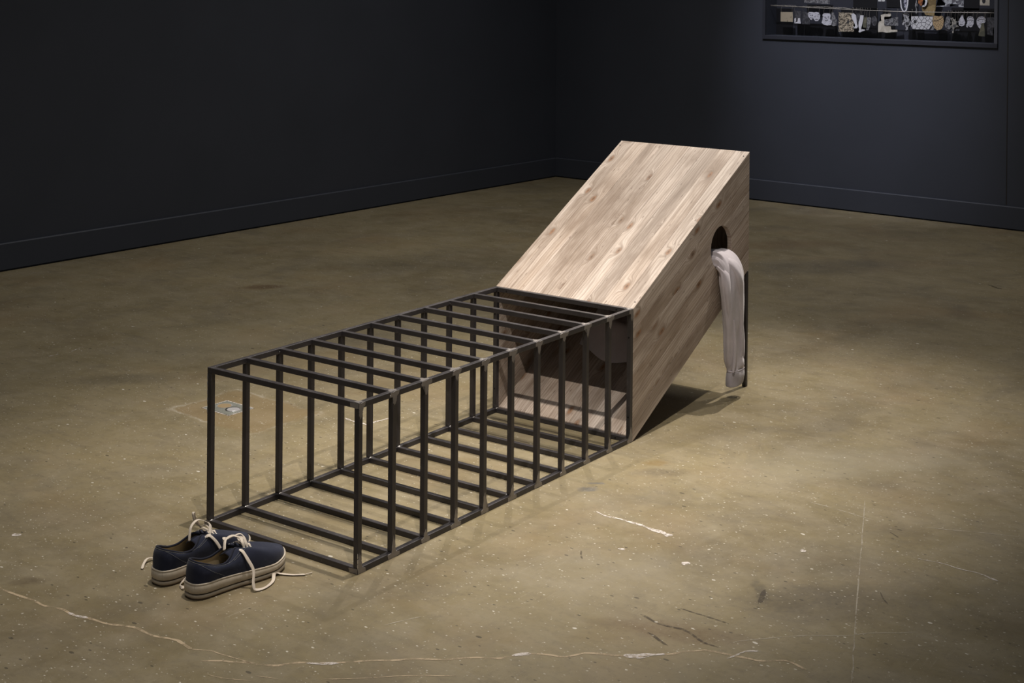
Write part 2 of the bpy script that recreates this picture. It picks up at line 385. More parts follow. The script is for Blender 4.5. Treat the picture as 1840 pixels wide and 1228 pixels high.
for pts, wd, tp in (
    ([(3.679, 2.609), (3.678, 2.567), (3.68, 2.487), (3.671, 2.402), (3.67, 2.362), (3.657, 2.325)], .022, (.12, 1.0)),
    ([(2.434, 2.564), (2.457, 2.532), (2.483, 2.502)], .012, None), ([(2.948, 2.005), (2.971, 1.973), (3.002, 1.945), (3.02, 1.933)], .017, None),
    ([(2.776, 2.212), (2.808, 2.177)], .013, None), ([(2.235, 3.232), (2.244, 3.165)], .011, None),
    ([(3.97, 1.717), (3.981, 1.623), (3.979, 1.543), (3.968, 1.469)], .008, (.1, 1.0)),
    ([(3.65, 5.429), (3.698, 5.428)], .006, None), ([(3.759, 5.428), (3.828, 5.447)], .006, None),
    ([(3.850, 3.861), (3.841, 3.738), (3.906, 3.744), (3.956, 3.736)], .008, None),
    ([(2.437, 3.80), (2.453, 3.778)], .03, None), ([(3.507, 2.192), (3.527, 2.176)], .022, None), ([(3.48, 2.39), (3.49, 2.37)], .014, None),
    ([(3.81, 1.985), (3.817, 1.97)], .018, None), ([(3.095, 1.81), (3.155, 1.79), (3.18, 1.76)], .008, (.4, 1))):
    ribbon_flat('paint_smear', pts, wd, M_PAINT, .0009, tp, .5)
for pts, wd in (([(4.175, 2.144), (4.173, 2.058), (4.16, 1.923)], .004), ([(4.301, 2.017), (3.881, 1.834), (3.386, 1.614), (3.175, 1.519)], .003),
    ([(2.699, 2.563), (2.797, 2.525)], .004), ([(4.178, 3.496), (4.18, 3.391)], .004), ([(4.206, 1.785), (4.322, 1.527)], .003), ([(3.71, 3.31), (3.78, 3.22)], .003)):
    ribbon_flat('floor_scratch', pts, wd, M_FAINT, .0007)
for pts, wd in (([(3.164, 2.102), (3.155, 2.037), (3.156, 1.971), (3.13, 1.851)], .008), ([(3.256, 2.043), (3.265, 1.981), (3.263, 1.898)], .006),
    ([(4.105, 1.845), (4.071, 1.799)], .005), ([(3.689, 1.685), (3.627, 1.636)], .004), ([(3.406, 2.463), (3.381, 2.449), (3.359, 2.427)], .005),
    ([(7.713, 2.931), (7.653, 2.833)], .018), ([(3.09, 2.03), (3.06, 1.95)], .008), ([(3.416, 1.904), (3.507, 1.93)], .012)):
    ribbon_flat('floor_scuff', pts, wd, M_DARKM, .0008)

# ------------------------------------------------------------------ floor box set in the concrete
M_PLATE = mat_steel('worn_zinc_plate', (.34, .35, .31), (.22, .22, .19), .45, .45, .6)
M_CHROME = mat_steel('bright_steel_cap', (.85, .83, .84), (.65, .63, .64), .35, .6, .0)
M_TAN = plain('tan_floor_cap', (.27, .195, .105), .6)
fb = tag(empty('floor_box', (3.655, 4.283, 0)), 'small worn metal floor box with two round caps set in the concrete behind the cage', 'floor box')
def plate_mesh():
    bm = bmesh.new(); box_bm(bm, -.057, .057, -.072, .072, -.004, .0022, .001)
    me = bpy.data.meshes.new('p'); bmesh.ops.recalc_face_normals(bm, faces=bm.faces); bm.to_mesh(me); bm.free(); return me
def cyl_bm(bm, x, y, z0, z1, r0_, r1_, n=32, cap=True):
    a = [bm.verts.new((x+r0_*math.cos(2*math.pi*i/n), y+r0_*math.sin(2*math.pi*i/n), z0)) for i in range(n)]
    b = [bm.verts.new((x+r1_*math.cos(2*math.pi*i/n), y+r1_*math.sin(2*math.pi*i/n), z1)) for i in range(n)]
    for i in range(n): bm.faces.new((a[i], a[(i+1) % n], b[(i+1) % n], b[i]))
    if cap: bm.faces.new(b); bm.faces.new(a[::-1])
link('plate', plate_mesh(), M_PLATE, fb)
for (x, y), mt, nm in (((.006, .027), M_TAN, 'cap'), ((-.003, -.034), M_CHROME, 'cap')):
    bm = bmesh.new(); cyl_bm(bm, x, y, .002, .0036, .027, .0262); tag(from_bm(nm, bm, mt, fb), 'tan round cap' if mt is M_TAN else 'bright chrome round cap, half raised')
    if mt is M_TAN:
        bm = bmesh.new()
        for i in range(32):
            a0, a1 = 2*math.pi*i/32, 2*math.pi*(i+1)/32
            q = [bm.verts.new((x+r*math.cos(a), y+r*math.sin(a), z)) for r, a, z in ((.027, a0, .0030), (.0295, a0, .0030), (.0295, a1, .0030), (.027, a1, .0030))]
            bm.faces.new(q)
        from_bm('ring', bm, M_CHROME, fb)
bm = bmesh.new(); cyl_bm(bm, -.003, -.030, .0030, .0038, .0275, .0275); from_bm('socket_hole', bm, M_GROOVE, fb)
bm = bmesh.new(); cyl_bm(bm, -.006, -.037, .0036, .0050, .0245, .0235); tag(from_bm('cap', bm, M_CHROME, fb), 'bright lid lying over the dark socket hole')
for (y0, y1, x0, x1) in ((-.078, .078, -.063, -.058), (-.078, .078, .058, .063), (-.078, -.073, -.063, .063), (.073, .078, -.063, .063)):
    box('filler_edge', x0, x1, y0, y1, .0, .0012, M_PAINT, fb)

# ------------------------------------------------------------------ steel cage
L, H, W, T = 1.432, .4687, .600, .0165
cage = tag(empty('steel_cage', CB, CYAW), 'long open cage of welded dark steel bars on the floor before the box', 'cage')
def bar_mesh(lx, ly, lz):
    bm = bmesh.new(); box_bm(bm, -lx/2, lx/2, -ly/2, ly/2, -lz/2, lz/2, .0014)
    bmesh.ops.recalc_face_normals(bm, faces=bm.faces)
    me = bpy.data.meshes.new('bar'); bm.to_mesh(me); bm.free(); me.materials.append(M_STEEL); return me
rail_me = bar_mesh(L, T, T); post_me = bar_mesh(T, T, H-2*T); rung_me = bar_mesh(T, W-2*T, T)
h = T/2
for y in (h, W-h):
    for z in (h, H-h):
        link('rail', rail_me, None, cage).location = (L/2, y, z)
N = 11
XS = [h + i*(L-T)/(N-1) for i in range(N)]
for i, x in enumerate(XS):
    for y in (h, W-h): link('post', post_me, None, cage).location = (x, y, H/2)
    for z in (h, H-h): link('rung', rung_me, None, cage).location = (x, W/2, z)
# weld beads: small lumpy fillets where post meets rail (12 seeds, shared)
def weld_mesh(seed):
    rnd = random.Random(seed); bm = bmesh.new()
    bmesh.ops.create_icosphere(bm, subdivisions=2, radius=.0042)
    for v in bm.verts:
        v.co.x *= 2.0
        v.co *= 1 + .35*noise.noise(v.co*420 + Vector((seed*3.1, 0, 0)))
    me = bpy.data.meshes.new('weld'); bm.to_mesh(me); bm.free(); me.materials.append(M_WELD)
    me.polygons.foreach_set('use_smooth', [True]*len(me.polygons)); return me
WM = [weld_mesh(s) for s in range(6)]
k = 0
for i, x in enumerate(XS):
    for y, sgn in ((T*.98, 1), (W-T*.98, -1)):                     # inner corners of the rails
        for z, zs in ((T*.98, 1), (H-T*.60, -1)):
            o = link('weld_bead', WM[k % 6], None, cage); k += 1
            o.location = (x + random.uniform(-.003, .003), y, z); o.rotation_euler = (random.uniform(-.4, .4), 0, random.uniform(-.3, .3))
            o.scale = (random.uniform(.7, 1.05), .7, .7)
# ground-back patches: thin irregular T shapes on the near side and top
def patch_mesh(seed, pts, th=.0005):
    rnd = random.Random(seed); bm = bmesh.new(); ring = []
    n = len(pts)
    for i in range(n):
        a, b = Vector(pts[i]), Vector(pts[(i+1) % n])
        for kk in range(4):
            q = a.lerp(b, kk/4); ring.append((q.x+rnd.uniform(-.0012, .0012), q.y+rnd.uniform(-.0012, .0012)))
    va = [bm.verts.new((x, y, 0)) for x, y in ring]; vb = [bm.verts.new((x*.97, y*.97, th)) for x, y in ring]
    bm.faces.new(vb); bm.faces.new(va[::-1])
    for i in range(len(va)): bm.faces.new((va[i], va[(i+1) % len(va)], vb[(i+1) % len(va)], vb[i]))
    bmesh.ops.triangulate(bm, faces=bm.faces[:]); bmesh.ops.recalc_face_normals(bm, faces=bm.faces)
    me = bpy.data.meshes.new('patch'); bm.to_mesh(me); bm.free(); me.materials.append(M_GROUND); return me
for i, x in enumerate(XS):
    for top in (True, False):
        g = random.Random(i*2+top); e = g.uniform(.018, .027); f = g.uniform(.016, .034) if top else g.uniform(.02, .05)
        lo = -T*.5+.001
        pts = [(-e*g.uniform(.8, 1), -lo), (-e, lo*.7), (-.009, lo), (-.0072, lo-f*g.uniform(.4, .8)), (0, lo-f), (.0072, lo-f*g.uniform(.3, .6)), (.010, lo), (e*g.uniform(.8, 1), lo*.5), (e, -lo)]
        if not top: pts = [(px, -py) for px, py in pts][::-1]
        if i == 0: pts = [(max(px, -T*.46), py) for px, py in pts]
        if i == N-1: pts = [(min(px, T*.46), py) for px, py in pts]
        o = link('ground_patch', patch_mesh(i*2+top, pts), None, cage)
        o.location = (x, -.0001, H-h if top else h); o.rotation_euler = (math.pi/2, 0, 0)
    # bright worn spot on the top face where rung meets near rail
    g = random.Random(90+i); a = g.uniform(.014, .026)
    pts = [(-a, -.006), (a*.8, -.0065), (a, .003), (.008, .0075), (.0066, .018*g.uniform(.6, 1.3)), (-.0066, .015), (-.008, .0075), (-a*.9, .005)]
    if i == 0: pts = [(max(px, -T*.46), py) for px, py in pts]
    if i == N-1: pts = [(min(px, T*.46), py) for px, py in pts]
    o = link('ground_patch', patch_mesh(60+i, pts), None, cage); o.location = (x, h, H+.0001)
    if i >= 4:
        o = link('weld_bead', WM[i % 6], None, cage); o.location = (x-.004, h+.004, H-.0010); o.scale = (1.3, .9, .55); o.rotation_euler = (0, 0, .5)
# patches on the end frame, front face
for y, z, a, b in ((h, h, .022, .0075), (h, H-h, .022, .0075), (W-h, h, .016, .0075)):
    pts = [(-.0078, -b), (a, -b), (a*1.1, b*.6), (.008, b), (-.0078, b)]
    o = link('ground_patch', patch_mesh(80+int(y*10)+int(z*10), [(px if y < .3 else -px, py) for px, py in pts]), None, cage)
    o.location = (-.0001, y, z); o.rotation_euler = (math.pi/2, 0, -math.pi/2)
    if y < .3: o.rotation_euler = (math.pi/2, 0, math.pi/2); o.location.x = -.0006
for y, r in ((.0, 0),):
    for kk, zz in enumerate((.022, .035, .05)):
        o = link('weld_bead', WM[kk], None, cage); o.location = (.0006, .0006, zz); o.rotation_euler = (0, math.pi/2, 0); o.scale = (.9, .35, .35)
for kk, zz in enumerate((H-.03, H-.05, H-.075, H-.10, H-.13)):
    o = link('weld_bead', WM[kk], None, cage); o.location = (.0006, W-.0006, zz); o.rotation_euler = (0, math.pi/2, .4); o.scale = (1.1, .35, .35)
# screws through the end frame into the box
def screw_mesh():
    bm = bmesh.new(); cyl_bm(bm, 0, 0, 0, .0016, .0032, .0026, 14)
    cyl_bm(bm, .0006, .0008, .0016, .0020, .0010, .0008, 8)
    bmesh.ops.recalc_face_normals(bm, faces=bm.faces)
    me = bpy.data.meshes.new('screw'); bm.to_mesh(me); bm.free(); me.materials.append(M_SCREW); return me
SM = screw_mesh()
for y, z in ((.06, H-h), (W-.06, H-h), (.06, h), (W-.06, h), (h, .09), (h, H-.10), (W-h, .09), (W-h, H-.10)):
    o = link('screw', SM, None, cage); o.location = (L-T, y, z); o.rotation_euler = (0, -math.pi/2, 0)

# ------------------------------------------------------------------ wooden box
R, TH, D = .8800, math.atan(.4675/.8800), .018
S = .4675; H2 = .4741
tan, ct, st = math.tan(TH), math.cos(TH), math.sin(TH)
wb = tag(empty('wooden_box', cw(L, 0, 0), CYAW), 'slanted box of knotty wooden boards with a round hole in its side', 'box')
def prism(name, outer, inner, org, axes, mat, parent, bev=.0007):
    """closed solid between two polygons (box frame), stored in a board frame whose x runs along the grain"""
    M = Matrix((axes[0], axes[1], axes[2])).transposed().to_4x4(); M.translation = org
    Mi = M.inverted(); bm = bmesh.new()
    a = [bm.verts.new(Mi @ Vector(p)) for p in outer]; b = [bm.verts.new(Mi @ Vector(p)) for p in inner]; n = len(a)
    bm.faces.new(a); bm.faces.new(b[::-1])
    for i in range(n): bm.faces.new((a[i], b[i], b[(i+1) % n], a[(i+1) % n]))
    bmesh.ops.recalc_face_normals(bm, faces=bm.faces)
    if bev: bmesh.ops.bevel(bm, geom=bm.edges[:], offset=bev, segments=1, affect='EDGES')
    return from_bm(name, bm, mat, parent, M)
G = Vector((ct, 0, st)); NRM = Vector((-st, 0, ct)); YV = Vector((0, 1, 0))
zt = lambda x: H + x*tan; zb = lambda x: x*tan
gv = D/ct
widths = [.063, .071, .064, .069, .066, .068, .064, .070, .065]
ys = [0]
for q in widths: ys.append(ys[-1]+q*W/sum(widths))
gap = .00025
for i in range(len(widths)):
    y0, y1 = ys[i]+(gap if i else 0), ys[i+1]-(gap if i < len(widths)-1 else 0)
    i0 = D if i == 0 else y0; i1 = W-D if i == len(widths)-1 else y1
    for top in (True, False):
        f = zt if top else zb; s = -gv if top else gv
        dh = random.uniform(-.00025, .0)*(1 if top else -1)
        outer = [(.0, y0, f(0)+dh), (R, y0, f(R)+dh), (R, y1, f(R)+dh), (.0, y1, f(0)+dh)]
        inner = [(.0, i0, f(0)+s), (R, i0, f(R)+s), (R, i1, f(R)+s), (.0, i1, f(0)+s)]
        prism('top_board' if top else 'bottom_board', outer, inner, Vector((R/2, (y0+y1)/2, f(R/2))), (G, YV, NRM), M_WOOD, wb)
# sides: boards run with the slope, ends cut plumb, hole cut through the near side
TP = H*ct; nb = 6; HX, HZ, HR = 2.080-L, .588, .0845
tb = [0, .070, .136, .208, .276, .344, TP]
def side_boards(near):
    for i in range(nb):
        t0, t1 = tb[i]+(gap if i else 0), tb[i+1]-(gap if i < nb-1 else 0)
        def pt(x, t, y): return (x, y, x*tan + t/ct)
        yo, yi = (0, D) if near else (W, W-D)
        i0 = D if i == 0 else t0; i1 = TP-D if i == nb-1 else t1
        dy = random.uniform(0, .00025)*(1 if near else -1)
        outer = [pt(0, t0, yo+dy), pt(R, t0, yo+dy), pt(R, t1, yo+dy), pt(0, t1, yo+dy)]
        inner = [pt(0, i0, yi), pt(R, i0, yi), pt(R, i1, yi), pt(0, i1, yi)]
        sy = 1 if near else -1
        o = prism('side_board', outer, inner, Vector((R/2, yo, R/2*tan+(t0+t1)/2/ct)), (G, NRM*1.0, G.cross(NRM)), M_WOOD, wb)
        if near:
            tc = (HZ-HX*tan)*ct
            if t0 < tc+HR and t1 > tc-HR:
                bm = bmesh.new(); cyl_bm(bm, 0, 0, -.05, .05, HR, HR, 72)
                bmesh.ops.recalc_face_normals(bm, faces=bm.faces)
                cme = bpy.data.meshes.new('cutter'); bm.to_mesh(cme); bm.free()
                cut = bpy.data.objects.new('cutter', cme); COL.objects.link(cut)
                cut.parent = wb; cut.matrix_local = Matrix.Translation((HX, .009, HZ)) @ Matrix.Rotation(math.pi/2, 4, 'X')
                mod = o.modifiers.new('hole', 'BOOLEAN'); mod.object = cut; mod.operation = 'DIFFERENCE'; mod.solver = 'EXACT'
                bpy.context.view_layer.update()
                dg = bpy.context.evaluated_depsgraph_get()
                me = bpy.data.meshes.new_from_object(o.evaluated_get(dg)); o.modifiers.clear(); o.data = me
                bpy.data.objects.remove(cut, do_unlink=True)
side_boards(True); side_boards(False)
# back of the box, upright boards
for i in range(6):
    y0, y1 = D + (W-2*D)*i/6 + .0003, D + (W-2*D)*(i+1)/6 - .0003
    za, zc = zb(R)+gv*.9, zt(R)-gv*1.1
    x0, x1 = R-D, R-.0005
    outer = [(x1, y0, za), (x1, y1, za), (x1, y1, zc), (x1, y0, zc)]; inner = [(x0, y0, za-.006), (x0, y1, za-.006), (x0, y1, zc-.008), (x0, y0, zc-.008)]
    prism('back_board', outer, inner, Vector((R, (y0+y1)/2, (za+zc)/2)), (Vector((0, 0, 1)), YV, Vector((-1, 0, 0))), M_WOOD, wb)
# rear legs of square bar, with a cross tie tucked under the box
leg_me = bar_mesh(.0165, .0165, zb(R)-.008)
for y in (.0085, W-.0085):
    o = link('leg', leg_me, None, wb); o.location = (R-.0085, y, (zb(R)-.008)/2)
    o = link('weld_bead', WM[2], None, wb); o.location = (R-.002, y, zb(R)-.007); o.scale = (.7, 1.1, .6)
bm = bmesh.new()
cyl_bm(bm, 0, 0, 0, .0006, .0028, .0026, 12); bmesh.ops.recalc_face_normals(bm, faces=bm.faces)
nm = bpy.data.meshes.new('nail'); bm.to_mesh(nm); bm.free(); nm.materials.append(M_SCREW)
for x, y in ((R-.03, .012), (R-.03, W-.012), (.03, .012)):
    o = link('nail', nm, None, wb); o.matrix_local = Matrix.Translation((x, y, zt(x))) @ Matrix.Rotation(-TH, 4, 'Y')

# ------------------------------------------------------------------ grey sweatshirt: sleeve out of the hole
sw = tag(empty('sweatshirt', cw(2.09, .02, .50), CYAW), 'grey sweatshirt stuffed in the wooden box, one sleeve hanging limp out of the round hole', 'sweatshirt')
SW_O = Vector((2.09, .02, .50))
def loft(name, secs, mat, parent, n=48, fold=.5, seed=0, closed_end=False, amp=.004, org=SW_O, plumb=False):
    """secs: centre, x half-width, y half-depth, tilt (turn of the long axis)"""
    bm = bmesh.new(); rings = []
    m_ = len(secs); sub = 7; full = []
    def cr(a, b, c, d, t): return .5*((2*b)+(-a+c)*t+(2*a-5*b+4*c-d)*t*t+(-a+3*b-3*c+d)*t*t*t)
    for i in range(m_-1):
        q = [secs[max(i-1, 0)], secs[i], secs[i+1], secs[min(i+2, m_-1)]]
        for kk in range(sub):
            full.append([cr(*(q[j][e] for j in range(4)), kk/sub) for e in range(6)])
    full.append(list(secs[-1]))
    C = [Vector(f[:3]) for f in full]
    for i, f in enumerate(full):
        d = Vector((0, 0, -1)) if plumb else (C[min(i+1, len(C)-1)]-C[max(i-1, 0)]).normalized()
        ax = Vector((math.cos(f[5]), math.sin(f[5]), 0)); ax = (ax - d*ax.dot(d)).normalized(); ay = d.cross(ax)
        ring = []
        for j in range(n):
            a = 2*math.pi*j/n
            ca, sa = math.cos(a), math.sin(a)
            x = f[3]*math.copysign(abs(ca)**.85, ca); y = f[4]*math.copysign(abs(sa)**.85, sa)
            p = C[i]+ax*x+ay*y
            q = Vector((a*1.1 if a < math.pi else (2*math.pi-a)*1.1, i*.16, seed))
            disp = noise.noise(Vector((ca*1.6+seed, sa*1.6, i*.10)))*amp*1.4 + abs(noise.noise(Vector((ca*3.2, sa*3.2+seed, i*.055))))*amp*1.2 - amp*.4
            nn = (ax*ca+ay*sa).normalized()
            ring.append(bm.verts.new(p + nn*disp - org))
        rings.append(ring)
    for i in range(len(rings)-1):
        for j in range(n): bm.faces.new((rings[i][j], rings[i][(j+1) % n], rings[i+1][(j+1) % n], rings[i+1][j]))
    if closed_end: bm.faces.new(rings[0][::-1])
    return from_bm(name, bm, mat, parent, None, True)
loft('sleeve', [(2.04, .17, .48, .055, .045, 0), (2.078, .07, .525, .064, .040, 0), (2.102, .010, .538, .064, .036, 0), (2.106, -.026, .510, .073, .032, 0),
    (2.104, -.036, .45, .075, .030, .05), (2.105, -.036, .37, .072, .028, .05), (2.117, -.034, .27, .063, .026, .0), (2.133, -.033, .17, .057, .024, -.05), (2.142, -.033, .125, .054, .024, -.05), (2.144, -.033, .110, .050, .020, 0)],
    M_GREY, sw, 56, seed=2, amp=.0075)
loft('fold', [(2.085, .005, .545, .022, .012, 0), (2.094, -.038, .524, .031, .022, .2), (2.112, -.058, .480, .036, .020, .3), (2.128, -.060, .41, .026, .014, .3), (2.136, -.058, .32, .015, .010, .2), (2.144, -.054, .22, .008, .007, 0), (2.152, -.050, .14, .003, .003, 0)],
    M_GREY, sw, 28, seed=5, amp=.004)
loft('fold', [(2.048, -.004, .520, .014, .010, 0), (2.046, -.036, .492, .018, .014, 0), (2.038, -.048, .44, .016, .013, 0), (2.044, -.050, .37, .012, .010, 0), (2.052, -.048, .31, .004, .004, 0)],
    M_GREY, sw, 24, seed=8, amp=.002)
for (xx, yy, s_) in ((2.176, -.048, 4), (2.092, -.056, 9)):
    loft('fold', [(xx-.016, yy-.002, .32, .003, .003, 0), (xx-.004, yy-.002, .22, .006, .006, 0), (xx, yy+.002, .15, .006, .006, 0), (xx-.006, yy+.004, .112, .003, .003, 0)], M_GREY, sw, 14, seed=s_, amp=.001)
cf = loft('cuff', [(2.144, -.033, .112, .049, .020, 0), (2.143, -.033, .104, .053, .025, 0), (2.139, -.033, .082, .054, .026, 0), (2.134, -.033, .056, .050, .024, 0), (2.134, -.033, .054, .046, .020, 0), (2.135, -.033, .075, .044, .018, 0)],
    M_GREYD, sw, 48, seed=3, amp=.0018, plumb=True)
cf['label'] = 'darker ribbed cuff'
# seam ring above the cuff
loft('cuff_seam', [(2.1445, -.033, .1135, .0505, .0215, 0), (2.1445, -.033, .1105, .0535, .0245, 0), (2.144, -.033, .107, .0520, .0230, 0)], M_GREY, sw, 48, seed=3, amp=.0006, plumb=True)
# body of the sweatshirt slumped on the inside of the sloping floor
def body():
    bm = bmesh.new(); nx, ny = 34, 34; top = []; bot = []
    for i in range(nx+1):
        rt, rb = [], []
        for j in range(ny+1):
            u, v = i/nx, j/ny
            y = .030 + v*.42 + .02*math.sin(u*5); x = 1.745 + u*.43 + .03*math.sin(v*7+.6)*(1-u) - L
            zb_ = x*tan + gv + .004
            edge = min(u, 1-u, v, 1-v)*6; lift = (1-math.exp(-edge*1.8))
            hgt = lift*(.045 + .09*max(0, noise.noise(Vector((u*2.2, v*2.6, 3)))+.2) + .03*noise.noise(Vector((u*8, v*8, 1))))
            p = Vector((x+L, y, zb_+hgt+.002)) - SW_O; rt.append(bm.verts.new(p))
            rb.append(bm.verts.new(Vector((x+L, y, zb_)) - SW_O))
        top.append(rt); bot.append(rb)
    for i in range(nx):
        for j in range(ny):
            bm.faces.new((top[i][j], top[i+1][j], top[i+1][j+1], top[i][j+1])); bm.faces.new((bot[i][j], bot[i][j+1], bot[i+1][j+1], bot[i+1][j]))
    for i in range(nx):
        bm.faces.new((top[i][0], bot[i][0], bot[i+1][0], top[i+1][0])); bm.faces.new((top[i][ny], top[i+1][ny], bot[i+1][ny], bot[i][ny]))
        bm.faces.new((top[0][i], top[0][i+1], bot[0][i+1], bot[0][i])); bm.faces.new((top[nx][i], bot[nx][i], bot[nx][i+1], top[nx][i+1]))
    from_bm('body', bm, M_GREY, sw, None, True)
body()

# ------------------------------------------------------------------ shoes
SL = .312
OUTER = [(0,0),(.018,-.075),(.095,-.120),(.25,-.128),(.40,-.135),(.55,-.155),(.70,-.170),(.83,-.160),(.94,-.108),(1.0,-.005),(.965,.085),(.87,.135),(.72,.145),(.55,.118),(.38,.108),(.22,.118),(.09,.113),(.018,.072)]
INNER = [(0.035,0,0.096),(0.05,-0.06,0.094),(0.11,-0.09,0.087),(0.2,-0.102,0.076),(0.3,-0.104,0.074),(0.37,-0.085,0.084),(0.425,-0.054,0.096),(0.475,-0.04,0.093),(0.525,-0.029,0.087),(0.55,0,0.084),(0.525,0.029,0.087),(0.475,0.04,0.093),(0.425,0.054,0.096),(0.37,0.085,0.084),(0.3,0.104,0.074),(0.2,0.102,0.076),(0.11,0.09,0.087),(0.05,0.06,0.094)]
def crom(P, t):
    n = len(P); i = int(math.floor(t)) % n; f = t-math.floor(t)
    a, b, c, d = P[(i-1) % n], P[i], P[(i+1) % n], P[(i+2) % n]
    return [.5*((2*b[k])+(-a[k]+c[k])*f+(2*a[k]-5*b[k]+4*c[k]-d[k])*f*f+(-a[k]+3*b[k]-3*c[k]+d[k])*f**3) for k in range(len(b))]
def sole_top(x): return .043 - .008*max(0, min(1, (x/SL-.25)/.5)) + .003*max(0, (x/SL-.8)/.2)
def strip_ribbon(name, pts, wd, th, mat, parent, ups=None, smooth=True):
    """flat braided lace swept along points; ups = per-point direction the flat side faces"""
    P = [Vector(p) for p in pts]; Q = []; U = []; m_ = len(P)
    ups = [Vector(u) for u in ups] if ups else [Vector((0, 0, 1))]*m_
    for i in range(m_-1):
        a, b, c, d = P[max(i-1, 0)], P[i], P[i+1], P[min(i+2, m_-1)]
        for kk in range(6):
            t = kk/6
            Q.append(.5*((2*b)+(-a+c)*t+(2*a-5*b+4*c-d)*t*t+(-a+3*b-3*c+d)*t**3)); U.append(ups[i].lerp(ups[i+1], t))
    Q.append(P[-1]); U.append(ups[-1]); bm = bmesh.new(); rings = []
    for i, q in enumerate(Q):
        d = (Q[min(i+1, len(Q)-1)]-Q[max(i-1, 0)]).normalized(); s = d.cross(U[i])
        if s.length < 1e-4: s = d.cross(Vector((1, 0, 0)))
        s.normalize(); nn = s.cross(d).normalized()
        w_ = wd*(.55 if i in (0, len(Q)-1) else 1)*(1+.12*noise.noise(q*60)); ring = []
        for a in range(8):
            an = 2*math.pi*a/8
            ring.append(bm.verts.new(q + s*math.cos(an)*w_/2 + nn*math.sin(an)*th/2))
        rings.append(ring)
    for i in range(len(rings)-1):
        for a in range(8): bm.faces.new((rings[i][a], rings[i][(a+1) % 8], rings[i+1][(a+1) % 8], rings[i+1][a]))
    bm.faces.new(rings[0][::-1]); bm.faces.new(rings[-1])
    return from_bm(name, bm, mat, parent, None, smooth)
def shoe(name, org, ang, mir, label):
    s = tag(empty(name, cw(org[0], org[1], 0), CYAW+ang), label, 'shoe', 'pair of navy canvas shoes')
    NP = 108; K = len(OUTER)
    def o2(t, grow=0.0):
        x, y = crom(OUTER, t); x *= SL; y *= SL
        if grow:
            x1, y1 = crom(OUTER, t+.02); x0, y0 = crom(OUTER, t-.02)
            d = Vector((x1-x0, y1-y0, 0)).normalized(); nn = Vector((d.y, -d.x, 0))
            # outward = away from the centre line of the shoe
            c = Vector((x-min(max(x, .06), SL-.06), y, 0))
            if nn.dot(c) < 0: nn = -nn
            x += nn.x*grow; y += nn.y*grow
        return x, y*mir
    def i3(t):
        x, y, z = crom(INNER, t); return Vector((x*SL, y*SL*mir, z))
    # sole layers: profile (outward offset, height fraction)
    def band(nm, prof, mat, cap=True, lab=None):
        bm = bmesh.new(); rings = []
        for g, zf in prof:
            rings.append([])
            for kk in range(NP):
                t = kk/NP*K; x, y = o2(t, g); z = zf(x) if callable(zf) else zf
                spring = .010*max(0, (x/SL-.80)/.2)**1.5
                rings[-1].append(bm.verts.new((x, y, z+spring*(1 if z > .006 else .8))))
        for a in range(len(rings)-1):
            for kk in range(NP): bm.faces.new((rings[a][kk], rings[a][(kk+1) % NP], rings[a+1][(kk+1) % NP], rings[a+1][kk]))
        if cap: bm.faces.new(rings[0][::-1]); bm.faces.new(rings[-1])
        o = from_bm(nm, bm, mat, s, None, False)
        for p in o.data.polygons: p.use_smooth = len(p.vertices) == 4
        if lab: o['label'] = lab
        return o
    band('outsole', [(-.006, 0), (-.001, .001), (.0, .0040), (-.004, .0042)], M_OUT)
    band('midsole', [(-.003, .0035), (.0005, .0042), (.0018, .007), (.0016, .0122), (.0002, .0132), (-.005, .0134)], M_RUB)
    band('groove', [(-.0032, .0125), (-.0032, .0180)], M_GROOVE)
    band('foxing', [(-.005, .0166), (.0010, .0168), (.0024, .0185), (.0024, lambda x: sole_top(x)-.006), (.0010, lambda x: sole_top(x)-.0045), (.0020, lambda x: sole_top(x)-.0036),
                    (.0022, lambda x: sole_top(x)-.0012), (.0006, lambda x: sole_top(x)), (-.004, lambda x: sole_top(x)-.001)], M_RUB)
    # upper: ring from foxing edge up to the collar and throat
    NS = 16; bm = bmesh.new(); rows = []
    for kk in range(NP):
        t = kk/NP*K; x0, y0 = o2(t, -.0015); c = i3(t); z0 = sole_top(x0)-.004
        spring = .010*max(0, (x0/SL-.80)/.2)**1.5; z0 += spring
        toe = max(0, min(1, (x0/SL-.42)/.3)); toe = toe*toe*(3-2*toe); row = []
        for j in range(NS+1):
            a = j/NS*math.pi/2
            fx = (1-math.cos(a))**(1.0+.15*toe); fz = math.sin(a)**(.95-.10*toe)
            fx = fx*toe + (1-toe)*((1-math.cos(a))**1.25)
            x = x0+(c.x-x0)*fx; y = y0+(c.y-y0)*fx
            zz = z0+(c.z-z0)*fz
            zz -= toe*.010*math.sin(a*2)**2*max(0, (x0/SL-.7)/.3)
            out = .004*(1-toe)*math.sin(a*2)*(1 if x0 > .03 else .4)
            y += out*(1 if y0 > 0 else -1)
            wob = noise.noise(Vector((x*26, y*26, zz*26+mir*4)))*.0022*math.sin(a*2)
            row.append(bm.verts.new((x, y+wob, zz+wob*.6)))
        rows.append(row)
    for kk in range(NP):
        r_, q_ = rows[kk], rows[(kk+1) % NP]
        for j in range(NS): bm.faces.new((r_[j], q_[j], q_[j+1], r_[j+1]))
    up_ = from_bm('upper', bm, [M_NAVY, M_LINER], s, None, True)
    sd = up_.modifiers.new('thick', 'SOLIDIFY'); sd.thickness = .0028; sd.material_offset = 1; sd.offset = -1
    # make sure the canvas side faces outward
    me = up_.data; f0 = min(me.polygons, key=lambda p: p.center.x)
    if f0.normal.x > 0: me.flip_normals()
    # collar binding: rolled dark edge
    strip = [i3(kk/60*K) + Vector((0, 0, .0006)) for kk in range(61)]
    bm = bmesh.new(); rg = []
